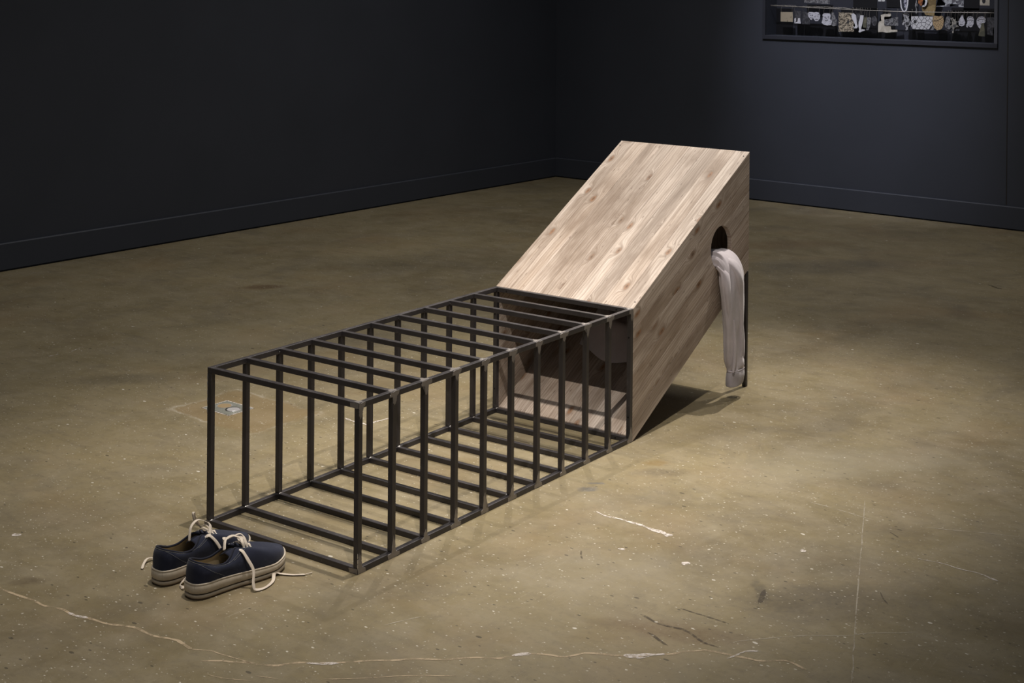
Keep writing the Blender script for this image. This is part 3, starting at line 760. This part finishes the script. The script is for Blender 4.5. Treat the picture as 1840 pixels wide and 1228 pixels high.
    for kk in range(60):
        q = strip[kk]; d = (strip[(kk+1) % 60]-strip[(kk-1) % 60]).normalized(); sx = d.cross(Vector((0, 0, 1))).normalized(); nz = sx.cross(d)
        rg.append([bm.verts.new(q+sx*math.cos(a*math.pi/4)*.0026+nz*math.sin(a*math.pi/4)*.0030) for a in range(8)])
    for kk in range(60):
        for a in range(8): bm.faces.new((rg[kk][a], rg[kk][(a+1) % 8], rg[(kk+1) % 60][(a+1) % 8], rg[(kk+1) % 60][a]))
    from_bm('collar_binding', bm, M_TRIM, s, None, True)
    # double row of stitches below the collar, and the heel panel seam
    def surf(t, sfrac):
        kk = int(t/K*NP) % NP; return rows_co[kk][max(0, min(NS, int(round(sfrac*NS))))]
    rows_co = [[Vector(up_.data.vertices[kk*(NS+1)+j].co) for j in range(NS+1)] for kk in range(NP)]
    def surf_f(t, sf):
        tk = t/K*NP; a = int(math.floor(tk)) % NP; fa = tk-math.floor(tk); j = min(NS-1, int(sf*NS)); fj = sf*NS-j
        p = rows_co[a][j].lerp(rows_co[a][j+1], fj); q = rows_co[(a+1) % NP][j].lerp(rows_co[(a+1) % NP][j+1], fj)
        return p.lerp(q, fa)
    def outn(t, sf):
        p = surf_f(t, sf); a = surf_f(t+.08, sf)-p; b = surf_f(t, min(.99, sf+.05))-p
        nn = a.cross(b).normalized(); c = Vector((min(max(p.x, .05), SL-.06), 0, .03))
        return nn if nn.dot(p-c) > 0 else -nn
    bm = bmesh.new()
    def stitch(t0, t1, s0, s1):
        a = surf_f(t0, s0)+outn(t0, s0)*.0006; b = surf_f(t1, s1)+outn(t1, s1)*.0006
        d = (b-a).normalized(); nn = outn(t0, s0); sd_ = d.cross(nn)*.00045
        v = [bm.verts.new(q) for q in (a-sd_, a+sd_, b+sd_, b-sd_)]; w2 = [bm.verts.new(q.co+nn*.0004) for q in v]
        bm.faces.new(w2); 
        for i in range(4): bm.faces.new((v[i], v[(i+1) % 4], w2[(i+1) % 4], w2[i]))
    tt = 0
    while tt < K:
        if not (6.3 < tt < 11.7):
            stitch(tt % K, (tt+.045) % K, .86, .86)
            if 4.4 < tt < 6.4 or 11.6 < tt < 13.6: stitch(tt % K, (tt+.045) % K, .80, .80)
        tt += .075
    for side in (1, -1):
        for q in range(22):
            u = q/22; u2 = (q+.6)/22
            f = lambda u: (((1.2+2.0*u)*side) % K, .80-.72*u**1.6)
            a, b = f(u), f(u2)
            stitch(a[0], b[0], a[1], b[1])
    tag(from_bm('stitching', bm, M_STITCH, s), kind='stuff')
    # insole
    bm = bmesh.new(); ring = []; ctr = bm.verts.new((SL*.45, 0, .047))
    for kk in range(60):
        x, y = o2(kk/60*K, -.006); ring.append(bm.verts.new((x, y, sole_top(x)+.004)))
    for kk in range(60): bm.faces.new((ctr, ring[kk], ring[(kk+1) % 60]))
    from_bm('insole', bm, M_LINER, s, None, True)
    # tongue: domed strip under the laces, its tip sagging into the opening
    bm = bmesh.new(); g = []
    for i in range(13):
        u = i/12; x = SL*(.58-.20*u); hw = .008+.020*min(1, u*1.6)
        zc = .079+.020*u-.020*max(0, u-.6)**1.2*2.2; row = []
        for j in range(9):
            v = j/8*2-1; row.append(bm.verts.new((x, v*hw, zc-.010*v*v*(.4+u)+.0012*noise.noise(Vector((x*60, v*3, 0))))))
        g.append(row)
    for i in range(12):
        for j in range(8): bm.faces.new((g[i][j], g[i+1][j], g[i+1][j+1], g[i][j+1]))
    tg = from_bm('tongue', bm, M_NAVY, s, None, True); m2 = tg.modifiers.new('t', 'SOLIDIFY'); m2.thickness = .003
    # eyelets, four a side
    eyes = {}
    bm = bmesh.new(); cyl_bm(bm, 0, 0, 0, .0010, .0036, .0030, 16); bmesh.ops.recalc_face_normals(bm, faces=bm.faces)
    em = bpy.data.meshes.new('eyelet'); bm.to_mesh(em); bm.free(); em.materials.append(M_EYE)
    for sd_, ts in ((-1, (5.75, 6.45, 7.10, 7.75)), (1, (12.25, 11.55, 10.90, 10.25))):
        for q, t in enumerate(ts):
            p = surf_f(t, .87); nn = outn(t, .87); eyes[(sd_, q)] = (p+nn*.0012, nn)
            o = link('eyelet', em, None, s); o.matrix_local = Matrix.Translation(p+nn*.0002) @ nn.to_track_quat('Z', 'Y').to_matrix().to_4x4()
    # laces across the throat
    for q in (1, 2, 3):
        (a, na), (b, nb_) = eyes[(-1, q)], eyes[(1, q)]
        mid = (a+b)/2 + Vector((-.002, 0, .0050))
        strip_ribbon('lace', [a, a.lerp(mid, .5)+Vector((0, 0, .004)), mid, b.lerp(mid, .5)+Vector((0, 0, .004)), b], .0078, .0018, M_LACE, s, [na, (0, 0, 1), (0, 0, 1), (0, 0, 1), nb_])
    return s, eyes, mir
def to_local(s, pts):
    """cage-frame points into the frame of a shoe"""
    M = (Matrix.Translation(s.location) @ Matrix.Rotation(s.rotation_euler.z, 4, 'Z')).inverted()
    return [M @ cw(*p) for p in pts]
sr, er, _ = shoe('canvas_shoe', (-.379, .251), -.105, 1, 'navy canvas shoe nearest the camera, long white lace trailing onto the floor toward the right')
sf, ef, _ = shoe('canvas_shoe', (-.375, .384), -.065, -1, 'navy canvas shoe farther back, partly behind its pair, its toe at the cage corner')
def E_(e, k): return e[k][0]
# near shoe laces: loose bow, long end over the side and along the floor
a = E_(er, (-1, 0))
fl = to_local(sr, [(-.244, .150, .020), (-.243, .142, .006), (-.215, .136, .0035), (-.175, .148, .004), (-.150, .168, .010), (-.139, .174, .010), (-.125, .165, .004), (-.110, .138, .003), (-.087, .112, .003)])
strip_ribbon('lace', [a, a+Vector((.002, -.010, -.004)), a+Vector((.006, -.026, -.022))] + [a+Vector((.012, -.042, -.048))] + fl, .0098, .0016, M_LACE, sr,
             [(0, -1, .5), (0, -1, .6), (0, -1, .35), (0, -1, .1), (0, -1, .2), (0, -.5, 1), (0, 0, 1), (0, 0, 1), (0, -.6, 1), (0, -.3, 1), (0, 0, 1), (0, 0, 1), (0, 0, 1)])
e2 = to_local(sr, [(-.087, .112, .003), (-.066, .106, .003)])
strip_ribbon('lace_tip', [e2[0], e2[0].lerp(e2[1], .5), e2[1]], .0026, .0020, M_LACE, sr)
def bow(s, e, k, seed):
    b = (E_(e, (-1, 1))+E_(e, (1, 1)))/2 + Vector((0, 0, .010))
    strip_ribbon('lace', [E_(e, (-1, 1)), E_(e, (-1, 1))+Vector((-.002, .004, .012)), b+Vector((0, -.004, .010)), b+Vector((-.018, .006, .018)), b+Vector((-.040, .006, .014)), b+Vector((-.052, -.004, .006)), b+Vector((-.060, -.014, -.004))],
                 .0098, .0018, M_LACE, s, [(0, -1, .4), (0, -.8, .6), (0, -.5, 1), (0, -.3, 1), (-.6, 0, 1), (-1, 0, .6), (-1, 0, 1)])
    strip_ribbon('lace', [E_(e, (-1, 2)), E_(e, (-1, 2))+Vector((-.002, .004, .010)), b+Vector((.012, -.002, .010)), b+Vector((.002, .004, .018)), b+Vector((-.020, .012, .011)), b+Vector((-.030, .022, .006)), b+Vector((-.024, .036, .006)), b+Vector((-.010, .044, .0)), b+Vector((-.016, .052, -.010))],
                 .0095, .0018, M_LACE, s, [(0, -1, .4), (0, -.8, .6), (.3, -.3, 1), (0, 0, 1), (0, .3, 1), (0, .3, 1), (0, 0, 1), (0, 0, 1), (0, .6, 1)])
    strip_ribbon('lace_knot', [b+Vector((.006, -.010, .004)), b+Vector((.004, .0, .012)), b+Vector((.0, .010, .006)), b+Vector((-.006, .002, .012)), b+Vector((-.006, -.010, .004))], .0070, .0026, M_LACE, s)
bow(sr, er, 0, 1)
hl = to_local(sr, [(-.300, .300, .020), (-.345, .330, .034), (-.378, .322, .042), (-.394, .300, .030), (-.396, .285, .010), (-.380, .275, .004)])
hl = to_local(sr, [(-.262, .312, .030), (-.285, .324, .026), (-.310, .331, .016), (-.334, .329, .007), (-.348, .318, .004), (-.350, .300, .006)])
strip_ribbon('lace', hl, .0098, .0018, M_LACE, sr, [(0, 0, 1), (0, 0, 1), (-.5, 0, 1), (-1, 0, .5), (-1, 0, 0), (0, 0, 1)])
# far shoe laces
def bow2(s, e):
    b = (E_(e, (-1, 1))+E_(e, (1, 1)))/2 + Vector((0, 0, .008)); i = lambda k: E_(e, k)
    sidek = -1 if i((-1, 1)).y < 0 else 1
    near = lambda q: i((sidek, q)) if i((sidek, q)).y < 0 else i((-sidek, q))
    strip_ribbon('lace', [near(1), b+Vector((.012, -.008, .010)), b+Vector((.004, 0, .020)), b+Vector((-.022, .004, .031)), b+Vector((-.046, 0, .021)), b+Vector((-.056, -.006, .004)), b+Vector((-.062, -.012, -.012))],
                 .0098, .0018, M_LACE, s, [(0, -1, .4), (.3, -.5, 1), (.6, 0, 1), (0, 0, 1), (-.8, 0, .6), (-1, 0, .3), (-1, 0, .6)])
    strip_ribbon('lace', [b+Vector((-.004, .006, .004)), b+Vector((-.022, .014, .022)), b+Vector((-.026, .018, .043)), b+Vector((-.020, .022, .047)), b+Vector((-.014, .022, .028)), b+Vector((-.006, .014, .010))],
                 .0090, .0018, M_LACE, s, [(-1, 0, 0), (-1, 0, .2), (-1, 0, .2), (0, 0, 1), (1, 0, 0), (1, 0, 0)])
    strip_ribbon('lace_knot', [b+Vector((.008, -.012, .002)), b+Vector((.002, .0, .012)), b+Vector((-.006, .010, .004)), b+Vector((-.008, -.006, .008)), b+Vector((.0, -.014, .002))], .0070, .0026, M_LACE, s)
    a = near(0)
    strip_ribbon('lace', [a, a+Vector((.008, -.006, .002)), a+Vector((.022, -.016, -.016)), a+Vector((.034, -.024, -.042)), a+Vector((.040, -.030, -.068)), a+Vector((.030, -.042, -.085))],
                 .0095, .0016, M_LACE, s, [(0, -.6, 1), (0, -.8, 1), (0, -1, .5), (0, -1, .3), (0, -1, .2), (0, 0, 1)])
bow2(sf, ef)
hl = to_local(sf, [(-.215, .475, .004), (-.250, .500, .010), (-.285, .500, .016), (-.318, .486, .012), (-.345, .470, .004), (-.352, .466, .003)])
hl = to_local(sf, [(-.235, .475, .006), (-.262, .515, .006), (-.285, .523, .010), (-.308, .512, .006), (-.330, .493, .003)])
strip_ribbon('lace', hl, .0078, .0018, M_LACE, sf)

# ------------------------------------------------------------------ display opening in the right wall
M_FRAME = mat_wall('display_frame_paint', (.075, .078, .095), (.085, .088, .105))
M_NICHE = mat_wall('display_lining', (.028, .030, .040), (.034, .036, .048))
M_BLACK = plain('black_backing_card', (.006, .006, .008), .5)  # flat black that stands in for shade and reflection
M_ROD = plain('pale_metal_rod', (.50, .47, .43), .4, .6)
vit = tag(empty('display_case', (XC, (VY0+VY1)/2, VZ0)), 'wide glazed display case sunk in the dark wall, full of small hanging cutouts', 'display case')
cy = (VY0+VY1)/2
def vb(name, x0, x1, y0, y1, z0, z1, mat, bev=0): return box(name, x0, x1, y0-cy, y1-cy, z0-VZ0, z1-VZ0, mat, vit, bev)
fw = .022
vb('frame', -.012, .004, VY0-fw, VY1+fw, VZ0-.028, VZ0, M_NICHE, .0015)
vb('frame', -.012, .004, VY0-fw, VY0, VZ0, VZ1, M_FRAME, .0015); vb('frame', -.012, .004, VY1, VY1+fw, VZ0, VZ1, M_NICHE, .0015)
vb('frame', -.012, .004, VY0-fw, VY1+fw, VZ1, VZ1+fw, M_NICHE, .0015)
vb('lining', .004, VD, VY0, VY1, VZ0-.010, VZ0-.0002, M_NICHE); vb('lining', .004, VD, VY0, VY1, VZ1+.0002, VZ1+.010, M_NICHE)
vb('lining', .004, VD, VY1+.0002, VY1+.010, VZ0, VZ1, M_NICHE); vb('lining', .004, VD, VY0-.010, VY0-.0002, VZ0, VZ1, M_NICHE)
vb('back_panel', VD, VD+.012, VY0-.01, VY1+.01, VZ0-.01, VZ1+.01, M_NICHE)
gl = NT('case_glass')
_tr = gl.n.new('ShaderNodeBsdfTransparent'); _go = gl.n.new('ShaderNodeBsdfGlossy'); _go.inputs['Roughness'].default_value = .02
_mx = gl.n.new('ShaderNodeMixShader')
_mx.inputs[0].default_value = .045; gl.l.new(_tr.outputs[0], _mx.inputs[1]); gl.l.new(_go.outputs[0], _mx.inputs[2])
gl.l.new(_mx.outputs[0], gl.n['Material Output'].inputs['Surface'])
vb('glass', .000, .0035, VY0+.0005, VY1-.0005, VZ0+.0005, VZ1-.0005, gl.m)
HB = (-0.000833495, -1.36118e-05, 5.40701, 0.000123801, -0.00107023, 1.44892, 6.97135e-05, -6.72643e-07)   # drawing units -> metres, back plane
HF = (-0.000825845, -6.06761e-06, 5.35104, 0.000123818, -0.00105792, 1.45075, 6.95023e-05, 7.23476e-07)    # same, plane of the rod
def mp(Hm, x, y):
    d = Hm[6]*x+Hm[7]*y+1
    return ((Hm[0]*x+Hm[1]*y+Hm[2])/d, (Hm[3]*x+Hm[4]*y+Hm[5])/d)
for (x0, y0, x1, y1) in ((278, 168, 548, 250), (575, 60, 830, 258), (838, 150, 950, 262), (1068, 150, 1150, 268), (70, 60, 245, 240), (1335, 60, 1640, 296), (1250, 205, 1306, 290), (660, -60, 825, 62), (890, -40, 990, 50), (1040, -60, 1110, 140), (1420, -60, 1530, 70)):  # black panels painted in for shadows and reflections behind the glass
    ya, za = mp(HB, x0, y1); yb_, zb_ = mp(HB, x1, y0)
    vb('backing_card', VD-.004, VD-.0005, yb_, ya, max(za, VZ0+.002), zb_, M_BLACK)
def two(name, c1, c2, sc, mode='noise', thr=.5, rough=.8):
    t = NT(name); v = t.coord()
    if mode == 'noise': f = t.rng(t.noise(v, sc, 4, .6, 1.0), thr-.04, thr+.04)
    elif mode == 'wave': f = t.rng(t.node('ShaderNodeTexWave', {'Vector': v, 'Scale': sc, 'Distortion': 6.0, 'Detail': 2.0}, wave_type='RINGS').outputs['Fac'], thr-.1, thr+.1)
    else: q = t.node('ShaderNodeSeparateXYZ', {0: v}); v = t.node('ShaderNodeCombineXYZ', {0: q.outputs[1], 1: q.outputs[2], 2: 0.0}).outputs[0]; f = t.rng(t.voro(v, sc, 'DISTANCE_TO_EDGE').outputs['Distance'], .03, .09, 1, 0)
    t.set(Base_Color=t.mix(f, c1, c2), Roughness=rough); return t.m
WH_ = (.60, .60, .66)
P_WHITE = two('white_print', WH_, (.10, .10, .12), 95, 'noise', .60)
P_PLAINW = plain('white_card', (.66, .66, .70), .8)
P_CREAM = two('cream_card', (.62, .58, .50), (.50, .46, .38), 20)
P_BEIGE = two('beige_postcard', (.42, .36, .26), (.10, .09, .07), 26, 'noise', .64)
P_GREY = two('grey_print', (.24, .24, .25), (.07, .07, .08), 60)
P_DARK = two('dark_print', (.08, .08, .09), (.03, .03, .035), 40)
P_SPECK = two('speckled_print', (.50, .43, .32), (.05, .04, .03), 85, 'noise', .5)
P_TAN = two('tan_leaf_print', (.46, .33, .18), (.10, .06, .03), 60, 'edge')
P_OLIVE = two('olive_print', (.16, .15, .10), (.10, .10, .07), 20)
P_BROWN = two('brown_print', (.16, .11, .045), (.30, .22, .10), 12)
P_ORANGE = two('orange_print', (.42, .16, .05), (.16, .05, .02), 40)
P_INK = plain('black_ink', (.03, .03, .035), .8)
P_DWG = two('ink_drawing', (.60, .60, .62), (.05, .05, .06), 38, 'edge')
ROD_X = .050
rod = tag(empty('hanging_rod', (XC+ROD_X, 4.42, 1.41)), 'thin pale rod stretched across the display case with twine at its left end', 'rod')
def tube_pts(name, pts, r, mat, parent, n=8):
    return strip_ribbon(name, pts, r*2, r*2, mat, parent)
ra, rb_ = mp(HF, 95, 38), mp(HF, 1648, 89)
r_mid = mp(HF, 1000, 80)
tube_pts('rod', [(0, ra[0]-4.42, ra[1]-1.41), (0, mp(HF, 560, 62)[0]-4.42, mp(HF, 560, 62)[1]-1.41), (0, r_mid[0]-4.42, r_mid[1]-1.41), (0, rb_[0]-4.42, rb_[1]-1.41)], .0026, M_ROD, rod)
for s_ in range(5):
    rr = random.Random(s_); pts = []
    for i in range(14):
        x = 95+i*(340+s_*70)/13; y = 38+(x-95)*.0335+rr.uniform(-6, 6); q = mp(HF, x, y); pts.append((rr.uniform(-.004, .004), q[0]-4.42, q[1]-1.41))
    tube_pts('twine', pts, .0008, M_ROD, rod)
def cutout(name, label, cat, poly, mat, depth=0.0, hooks=(), eyes=(), lines=(), grp=None):
    """flat card cutout, 2 mm thick, hung on wire hooks; poly in drawing units"""
    P = [mp(HF, *q) for q in poly]; my = sum(q[0] for q in P)/len(P); mz = sum(q[1] for q in P)/len(P)
    grp = 'rectangular cards hanging in the display case' if name.endswith(('card', 'sheet')) else 'shaped paper cutouts hanging in the display case'
    o = tag(empty(name, (XC+ROD_X+.012+depth, my, mz)), label, cat, grp)
    bm = bmesh.new(); va = [bm.verts.new((0, a-my, b-mz)) for a, b in P]; vb_ = [bm.verts.new((.002, a-my, b-mz)) for a, b in P]
    f = bm.faces.new(va); g = bm.faces.new(vb_[::-1])
    for i in range(len(va)): bm.faces.new((va[i], va[(i+1) % len(va)], vb_[(i+1) % len(va)], vb_[i]))
    bmesh.ops.triangulate(bm, faces=[f, g])
    from_bm('card', bm, mat, o)
    for hx, hy in hooks:                                   # hook from the rod down to the card
        yr = 38+(hx-95)*.0335+2
        a = mp(HF, hx+3, yr-7); b = mp(HF, hx+7, yr); c = mp(HF, hx-2, (yr+hy)/2); d = mp(HF, hx-4, hy+4)
        tube_pts('hook', [(-.012-depth-.002, a[0]-my, a[1]-mz), (-.015-depth, b[0]-my, b[1]-mz+.002), (-.009-depth*.6, c[0]-my, c[1]-mz), (-.002, d[0]-my, d[1]-mz)], .0009, M_ROD, o)
    for ex, ey, ew, eh in eyes:
        a = mp(HF, ex, ey); bm = bmesh.new()
        va = [bm.verts.new((-.0008, a[0]-my+math.cos(t_*math.pi/6)*ew*.00053, a[1]-mz+math.sin(t_*math.pi/6)*eh*.00053)) for t_ in range(12)]
        bm.faces.new(va); from_bm('ink_mark', bm, P_INK, o)
    for ln in lines:
        strip_ribbon('ink_line', [(-.001, mp(HF, *q)[0]-my, mp(HF, *q)[1]-mz) for q in ln], .0028, .0008, P_INK, o, [(-1, 0, 0)]*len(ln))
    return o
def ell(cx, cy_, rx, ry, n=18, wob=0, sd=0):
    r_ = random.Random(sd); return [(cx+rx*math.cos(2*math.pi*i/n)*(1+r_.uniform(-wob, wob)), cy_+ry*math.sin(2*math.pi*i/n)*(1+r_.uniform(-wob, wob))) for i in range(n)]
c_ = cutout
c_('postcard', 'beige postcard with a dark branch drawing, leftmost hanging from the rod', 'card', [(158,82),(242,83),(242,152),(158,148)], P_BEIGE, 0, ((168,82),(243,83)))
c_('photo_card', 'dark photo card with two pale legs, second from the left', 'card', [(250,74),(298,76),(296,165),(252,162)], P_DARK, .006, ((258,74),), lines=())
c_('paper_cutout', 'pale pair of legs cut out and fixed over the dark photo card', 'cutout', [(252,128),(262,124),(266,150),(272,150),(276,126),(290,124),(296,163),(252,161)], P_PLAINW, .002)
c_('photo_card', 'dark grey photo card ruled with upright bars, left of the twin masks', 'card', [(300,76),(355,92),(356,168),(302,166)], P_DARK, .010, ((316,78),), lines=(((305,80),(302,160)),))
c_('paper_mask', 'white twin face cutout of two joined ovals', 'mask', [(345,92),(356,82),(375,82),(388,86),(402,82),(420,86),(430,104),(428,128),(415,145),(400,146),(388,136),(380,120),(374,138),(362,134),(348,112)], P_WHITE, 0, ((354,90),(430,96)), ((362,106,7,5),(378,108,7,5),(396,116,7,5),(416,116,7,5)), (((360,122),(368,125),(376,122)),((394,130),(406,135),(418,130))))
c_('paper_mask', 'white round face cutout with curly hair and a long grey beard', 'mask', [(447,100),(456,92),(480,91),(500,94),(504,112),(500,130),(512,150),(505,172),(480,176),(452,168),(440,155),(448,130)], P_WHITE, 0, ((462,94),(503,94)), ((464,118,8,5),(486,118,8,5)), (((462,138),(474,142),(486,138)),((472,118),(470,128),(477,129))))
c_('paper_cutout', 'grey cone shaped figure cutout right of the bearded mask', 'cutout', [(508,78),(516,76),(530,112),(545,145),(540,176),(520,182),(500,168),(506,130)], P_GREY, .004, ((520,84),))
c_('speckled_card', 'brown and cream speckled card, the largest upright rectangle', 'card', [(556,84),(664,90),(662,219),(556,218)], P_SPECK, .004, ((560,84),(660,90)), ((622,150,16,26),))
c_('stocking_cutout', 'white stocking leg cutout overlapping the speckled card', 'cutout', [(646,94),(660,92),(676,104),(680,130),(684,160),(690,184),(684,195),(664,196),(656,184),(672,176),(662,150),(648,125)], P_PLAINW, 0, ((658,94),))
c_('paper_cutout', 'small dark mask cutout between the two white legs', 'cutout', ell(690,118,13,32), P_DARK, .004, ((682,92),), ((686,110,5,5),(686,130,5,4)))
c_('stocking_cutout', 'second white stocking leg cutout with pointed shoe', 'cutout', [(706,104),(730,106),(728,130),(722,160),(716,185),(712,200),(738,204),(738,210),(716,218),(704,224),(694,220),(700,205),(694,180),(696,150),(704,128)], P_PLAINW, 0, ((712,104),(724,106)))
c_('photo_card', 'olive grey card half hidden behind the white leg', 'card', [(722,118),(752,118),(752,192),(722,190)], P_OLIVE, .008, ((742,120),))
c_('stocking_cutout', 'grey patterned sock cutout left of the tall white shape', 'cutout', [(752,120),(780,120),(782,140),(778,170),(770,190),(762,208),(748,208),(750,190),(754,170),(750,145)], P_GREY, 0, ((758,120),(776,120)))
c_('paper_cutout', 'dark round cutout right of the grey sock', 'cutout', ell(800,145,20,34), P_DARK, .008, ((824,110),))
c_('paper_cutout', 'large cream cutout shaped like a hooked arm and torso', 'cutout', [(848,104),(872,96),(898,96),(900,88),(914,90),(920,104),(914,114),(872,116),(872,176),(918,182),(920,205),(962,206),(962,220),(925,222),(890,226),(860,220),(830,222),(830,165),(838,148),(852,145)], P_CREAM, 0, ((884,92),))
c_('photo_card', 'grey photo card with a dark curled animal, over the cream shape', 'card', [(874,136),(968,118),(970,178),(876,176)], P_GREY, -.004, ((966,118),), (), (((928,166),(940,150),(950,160),(960,150),(964,162)),((936,150),(944,125),(956,140))))
c_('paper_cutout', 'black and white animal cutout with a dangling paw', 'cutout', [(1000,90),(1030,92),(1044,104),(1040,125),(1054,140),(1056,170),(1040,180),(1034,205),(1022,210),(1014,196),(1018,176),(996,170),(994,130),(1006,125)], two('patchy_animal_print', (.42,.42,.44), (.03,.03,.035), 45), 0, ((1000,92),))
c_('drawing_card', 'white landscape card with a swirling black drawing', 'card', [(1058,113),(1150,112),(1206,116),(1204,170),(1180,204),(1070,202),(1058,180)], P_DWG, 0, ((1066,113),(1170,112)), ((1085,150,22,22),), ())
c_('paper_cutout', 'dark grey leaf cutout behind the swirling drawing', 'cutout', ell(1200,160,26,48, wob=.08), P_GREY, .006, ((1188,116),))
c_('paper_leaf', 'tan oval leaf cutout with dark branching veins', 'leaf', [(1206,120),(1220,108),(1248,114),(1268,106),(1280,118),(1283,150),(1276,185),(1260,206),(1235,208),(1216,190),(1207,160)], P_TAN, 0, ((1212,112),(1272,108)), (), (((1280,112),(1262,130),(1236,142),(1210,146)),))
c_('paper_cutout', 'grey brain shaped cutout right of the tan leaf', 'cutout', ell(1314,158,26,46, wob=.06, sd=2), P_GREY, .003, ((1314,112),(1330,116)))
c_('paper_cutout', 'spiky grey shell cutout tapering to a pale tail', 'cutout', [(1330,128),(1345,120),(1352,135),(1366,126),(1364,145),(1384,150),(1368,165),(1388,186),(1362,188),(1352,200),(1350,228),(1340,228),(1340,195),(1326,180),(1338,170),(1322,158),(1336,148)], two('shell_print', (.34,.32,.28), (.08,.08,.08), 50), 0, ((1340,118),(1366,124)))
c_('photo_card', 'long dark card hanging behind the shell cutout', 'card', [(1290,150),(1388,160),(1386,214),(1290,210)], P_DARK, .010, ((1384,150),))
c_('paper_cutout', 'pale teardrop face cutout', 'cutout', [(1410,98),(1418,125),(1430,152),(1424,174),(1408,182),(1390,178),(1378,158),(1392,130)], P_WHITE, 0, ((1400,110),(1426,120)), ((1395,152,5,3),(1414,152,5,3)), (((1396,168),(1405,171),(1414,168)),))
c_('paper_mask', 'white helmeted face cutout, left of a matching bearded one', 'mask', [(1442,128),(1450,116),(1466,113),(1482,118),(1490,134),(1488,165),(1476,186),(1464,189),(1452,176),(1448,190),(1438,188),(1436,170),(1444,160)], P_WHITE, 0, ((1448,118),(1490,120)), ((1458,152,5,3),(1475,152,5,3)), (((1444,140),(1466,138),(1488,140)),((1448,128),(1466,120),(1484,128)),((1458,172),(1466,176),(1474,172))))
c_('paper_mask', 'white helmeted face cutout with a side swept beard, near the right edge', 'mask', [(1512,130),(1524,117),(1545,114),(1565,120),(1573,138),(1566,156),(1552,160),(1540,180),(1532,198),(1522,190),(1510,165),(1508,145)], P_WHITE, 0, ((1516,120),(1566,120)), ((1532,148,5,3),(1548,146,5,3)), (((1512,142),(1540,132),(1570,138)),((1520,128),(1542,120),(1562,128)),((1530,160),(1545,172),(1556,158))))
c_('paper_cutout', 'olive flared skirt cutout hanging lowest on the rod', 'cutout', [(1544,160),(1560,158),(1566,210),(1567,252),(1540,250),(1522,246),(1534,205)], P_OLIVE, -.004, ((1572,150),))
c_('photo_card', 'dark grey ragged card at the right end of the rod', 'card', [(1576,120),(1645,120),(1643,200),(1620,208),(1618,245),(1582,240),(1580,190)], P_DARK, .004, ((1608,120),(1640,120)))
# upper row, only its lower edges come into the photograph
c_('photo_card', 'wide grey photo card above the rod at the left', 'card', [(315,-60),(492,-56),(490,28),(315,18)], P_GREY, .014)
c_('drawing_card', 'small white card with a black drawing above the dark shade panel', 'card', [(822,-30),(874,-28),(872,11),(824,10)], P_DWG, .014)
c_('paper_cutout', 'long white pointed pennant loop dangling across the rod', 'cutout', [(984,-30),(992,-30),(1000,50),(1010,72),(1018,76),(1026,66),(1036,20),(1038,-30),(1048,-30),(1044,30),(1034,72),(1018,84),(1004,78),(992,50)], P_PLAINW, -.016)
c_('paper_cutout', 'white chequered strip inside the pennant loop', 'cutout', [(1006,-30),(1034,-30),(1028,40),(1020,58),(1012,40)], two('chequer_print', (.5,.5,.6), (.05,.05,.08), 90), -.010)
c_('paper_chain', 'grey linked chain cutout hanging beside the pennant', 'chain', [(1086,-30),(1098,-30),(1096,10),(1102,40),(1094,60),(1098,86),(1090,96),(1084,82),(1088,60),(1080,38),(1088,10)], P_GREY, .004)
c_('paper_cutout', 'orange and brown bird cutout above the drawing', 'cutout', [(1100,-30),(1150,-30),(1150,10),(1140,30),(1120,40),(1104,24)], P_ORANGE, .008)
c_('paper_cutout', 'white curved horn cutout against the brown sheet', 'cutout', [(1144,-30),(1160,-30),(1168,10),(1160,36),(1144,50),(1128,44),(1146,32),(1154,10)], P_PLAINW, .004)
c_('paper_sheet', 'tall brown yellowed sheet hanging behind the bird', 'sheet', [(1118,-60),(1228,-60),(1218,60),(1208,110),(1150,104),(1124,70)], P_BROWN, .018)
c_('paper_cutout', 'grey lattice cutout like a broken trellis', 'cutout', [(1244,-30),(1420,-30),(1416,50),(1382,48),(1382,30),(1322,28),(1322,46),(1302,46),(1228,48),(1230,40),(1290,38),(1288,24),(1236,22),(1240,4)], two('trellis_print', (.45,.47,.50), (.10,.10,.12), 30), .006)
c_('photo_card', 'cream edged photo card with a dark figure at the upper right', 'card', [(1528,-30),(1596,-30),(1595,39),(1528,37)], P_CREAM, .006, (), ((1556,6,22,34),))
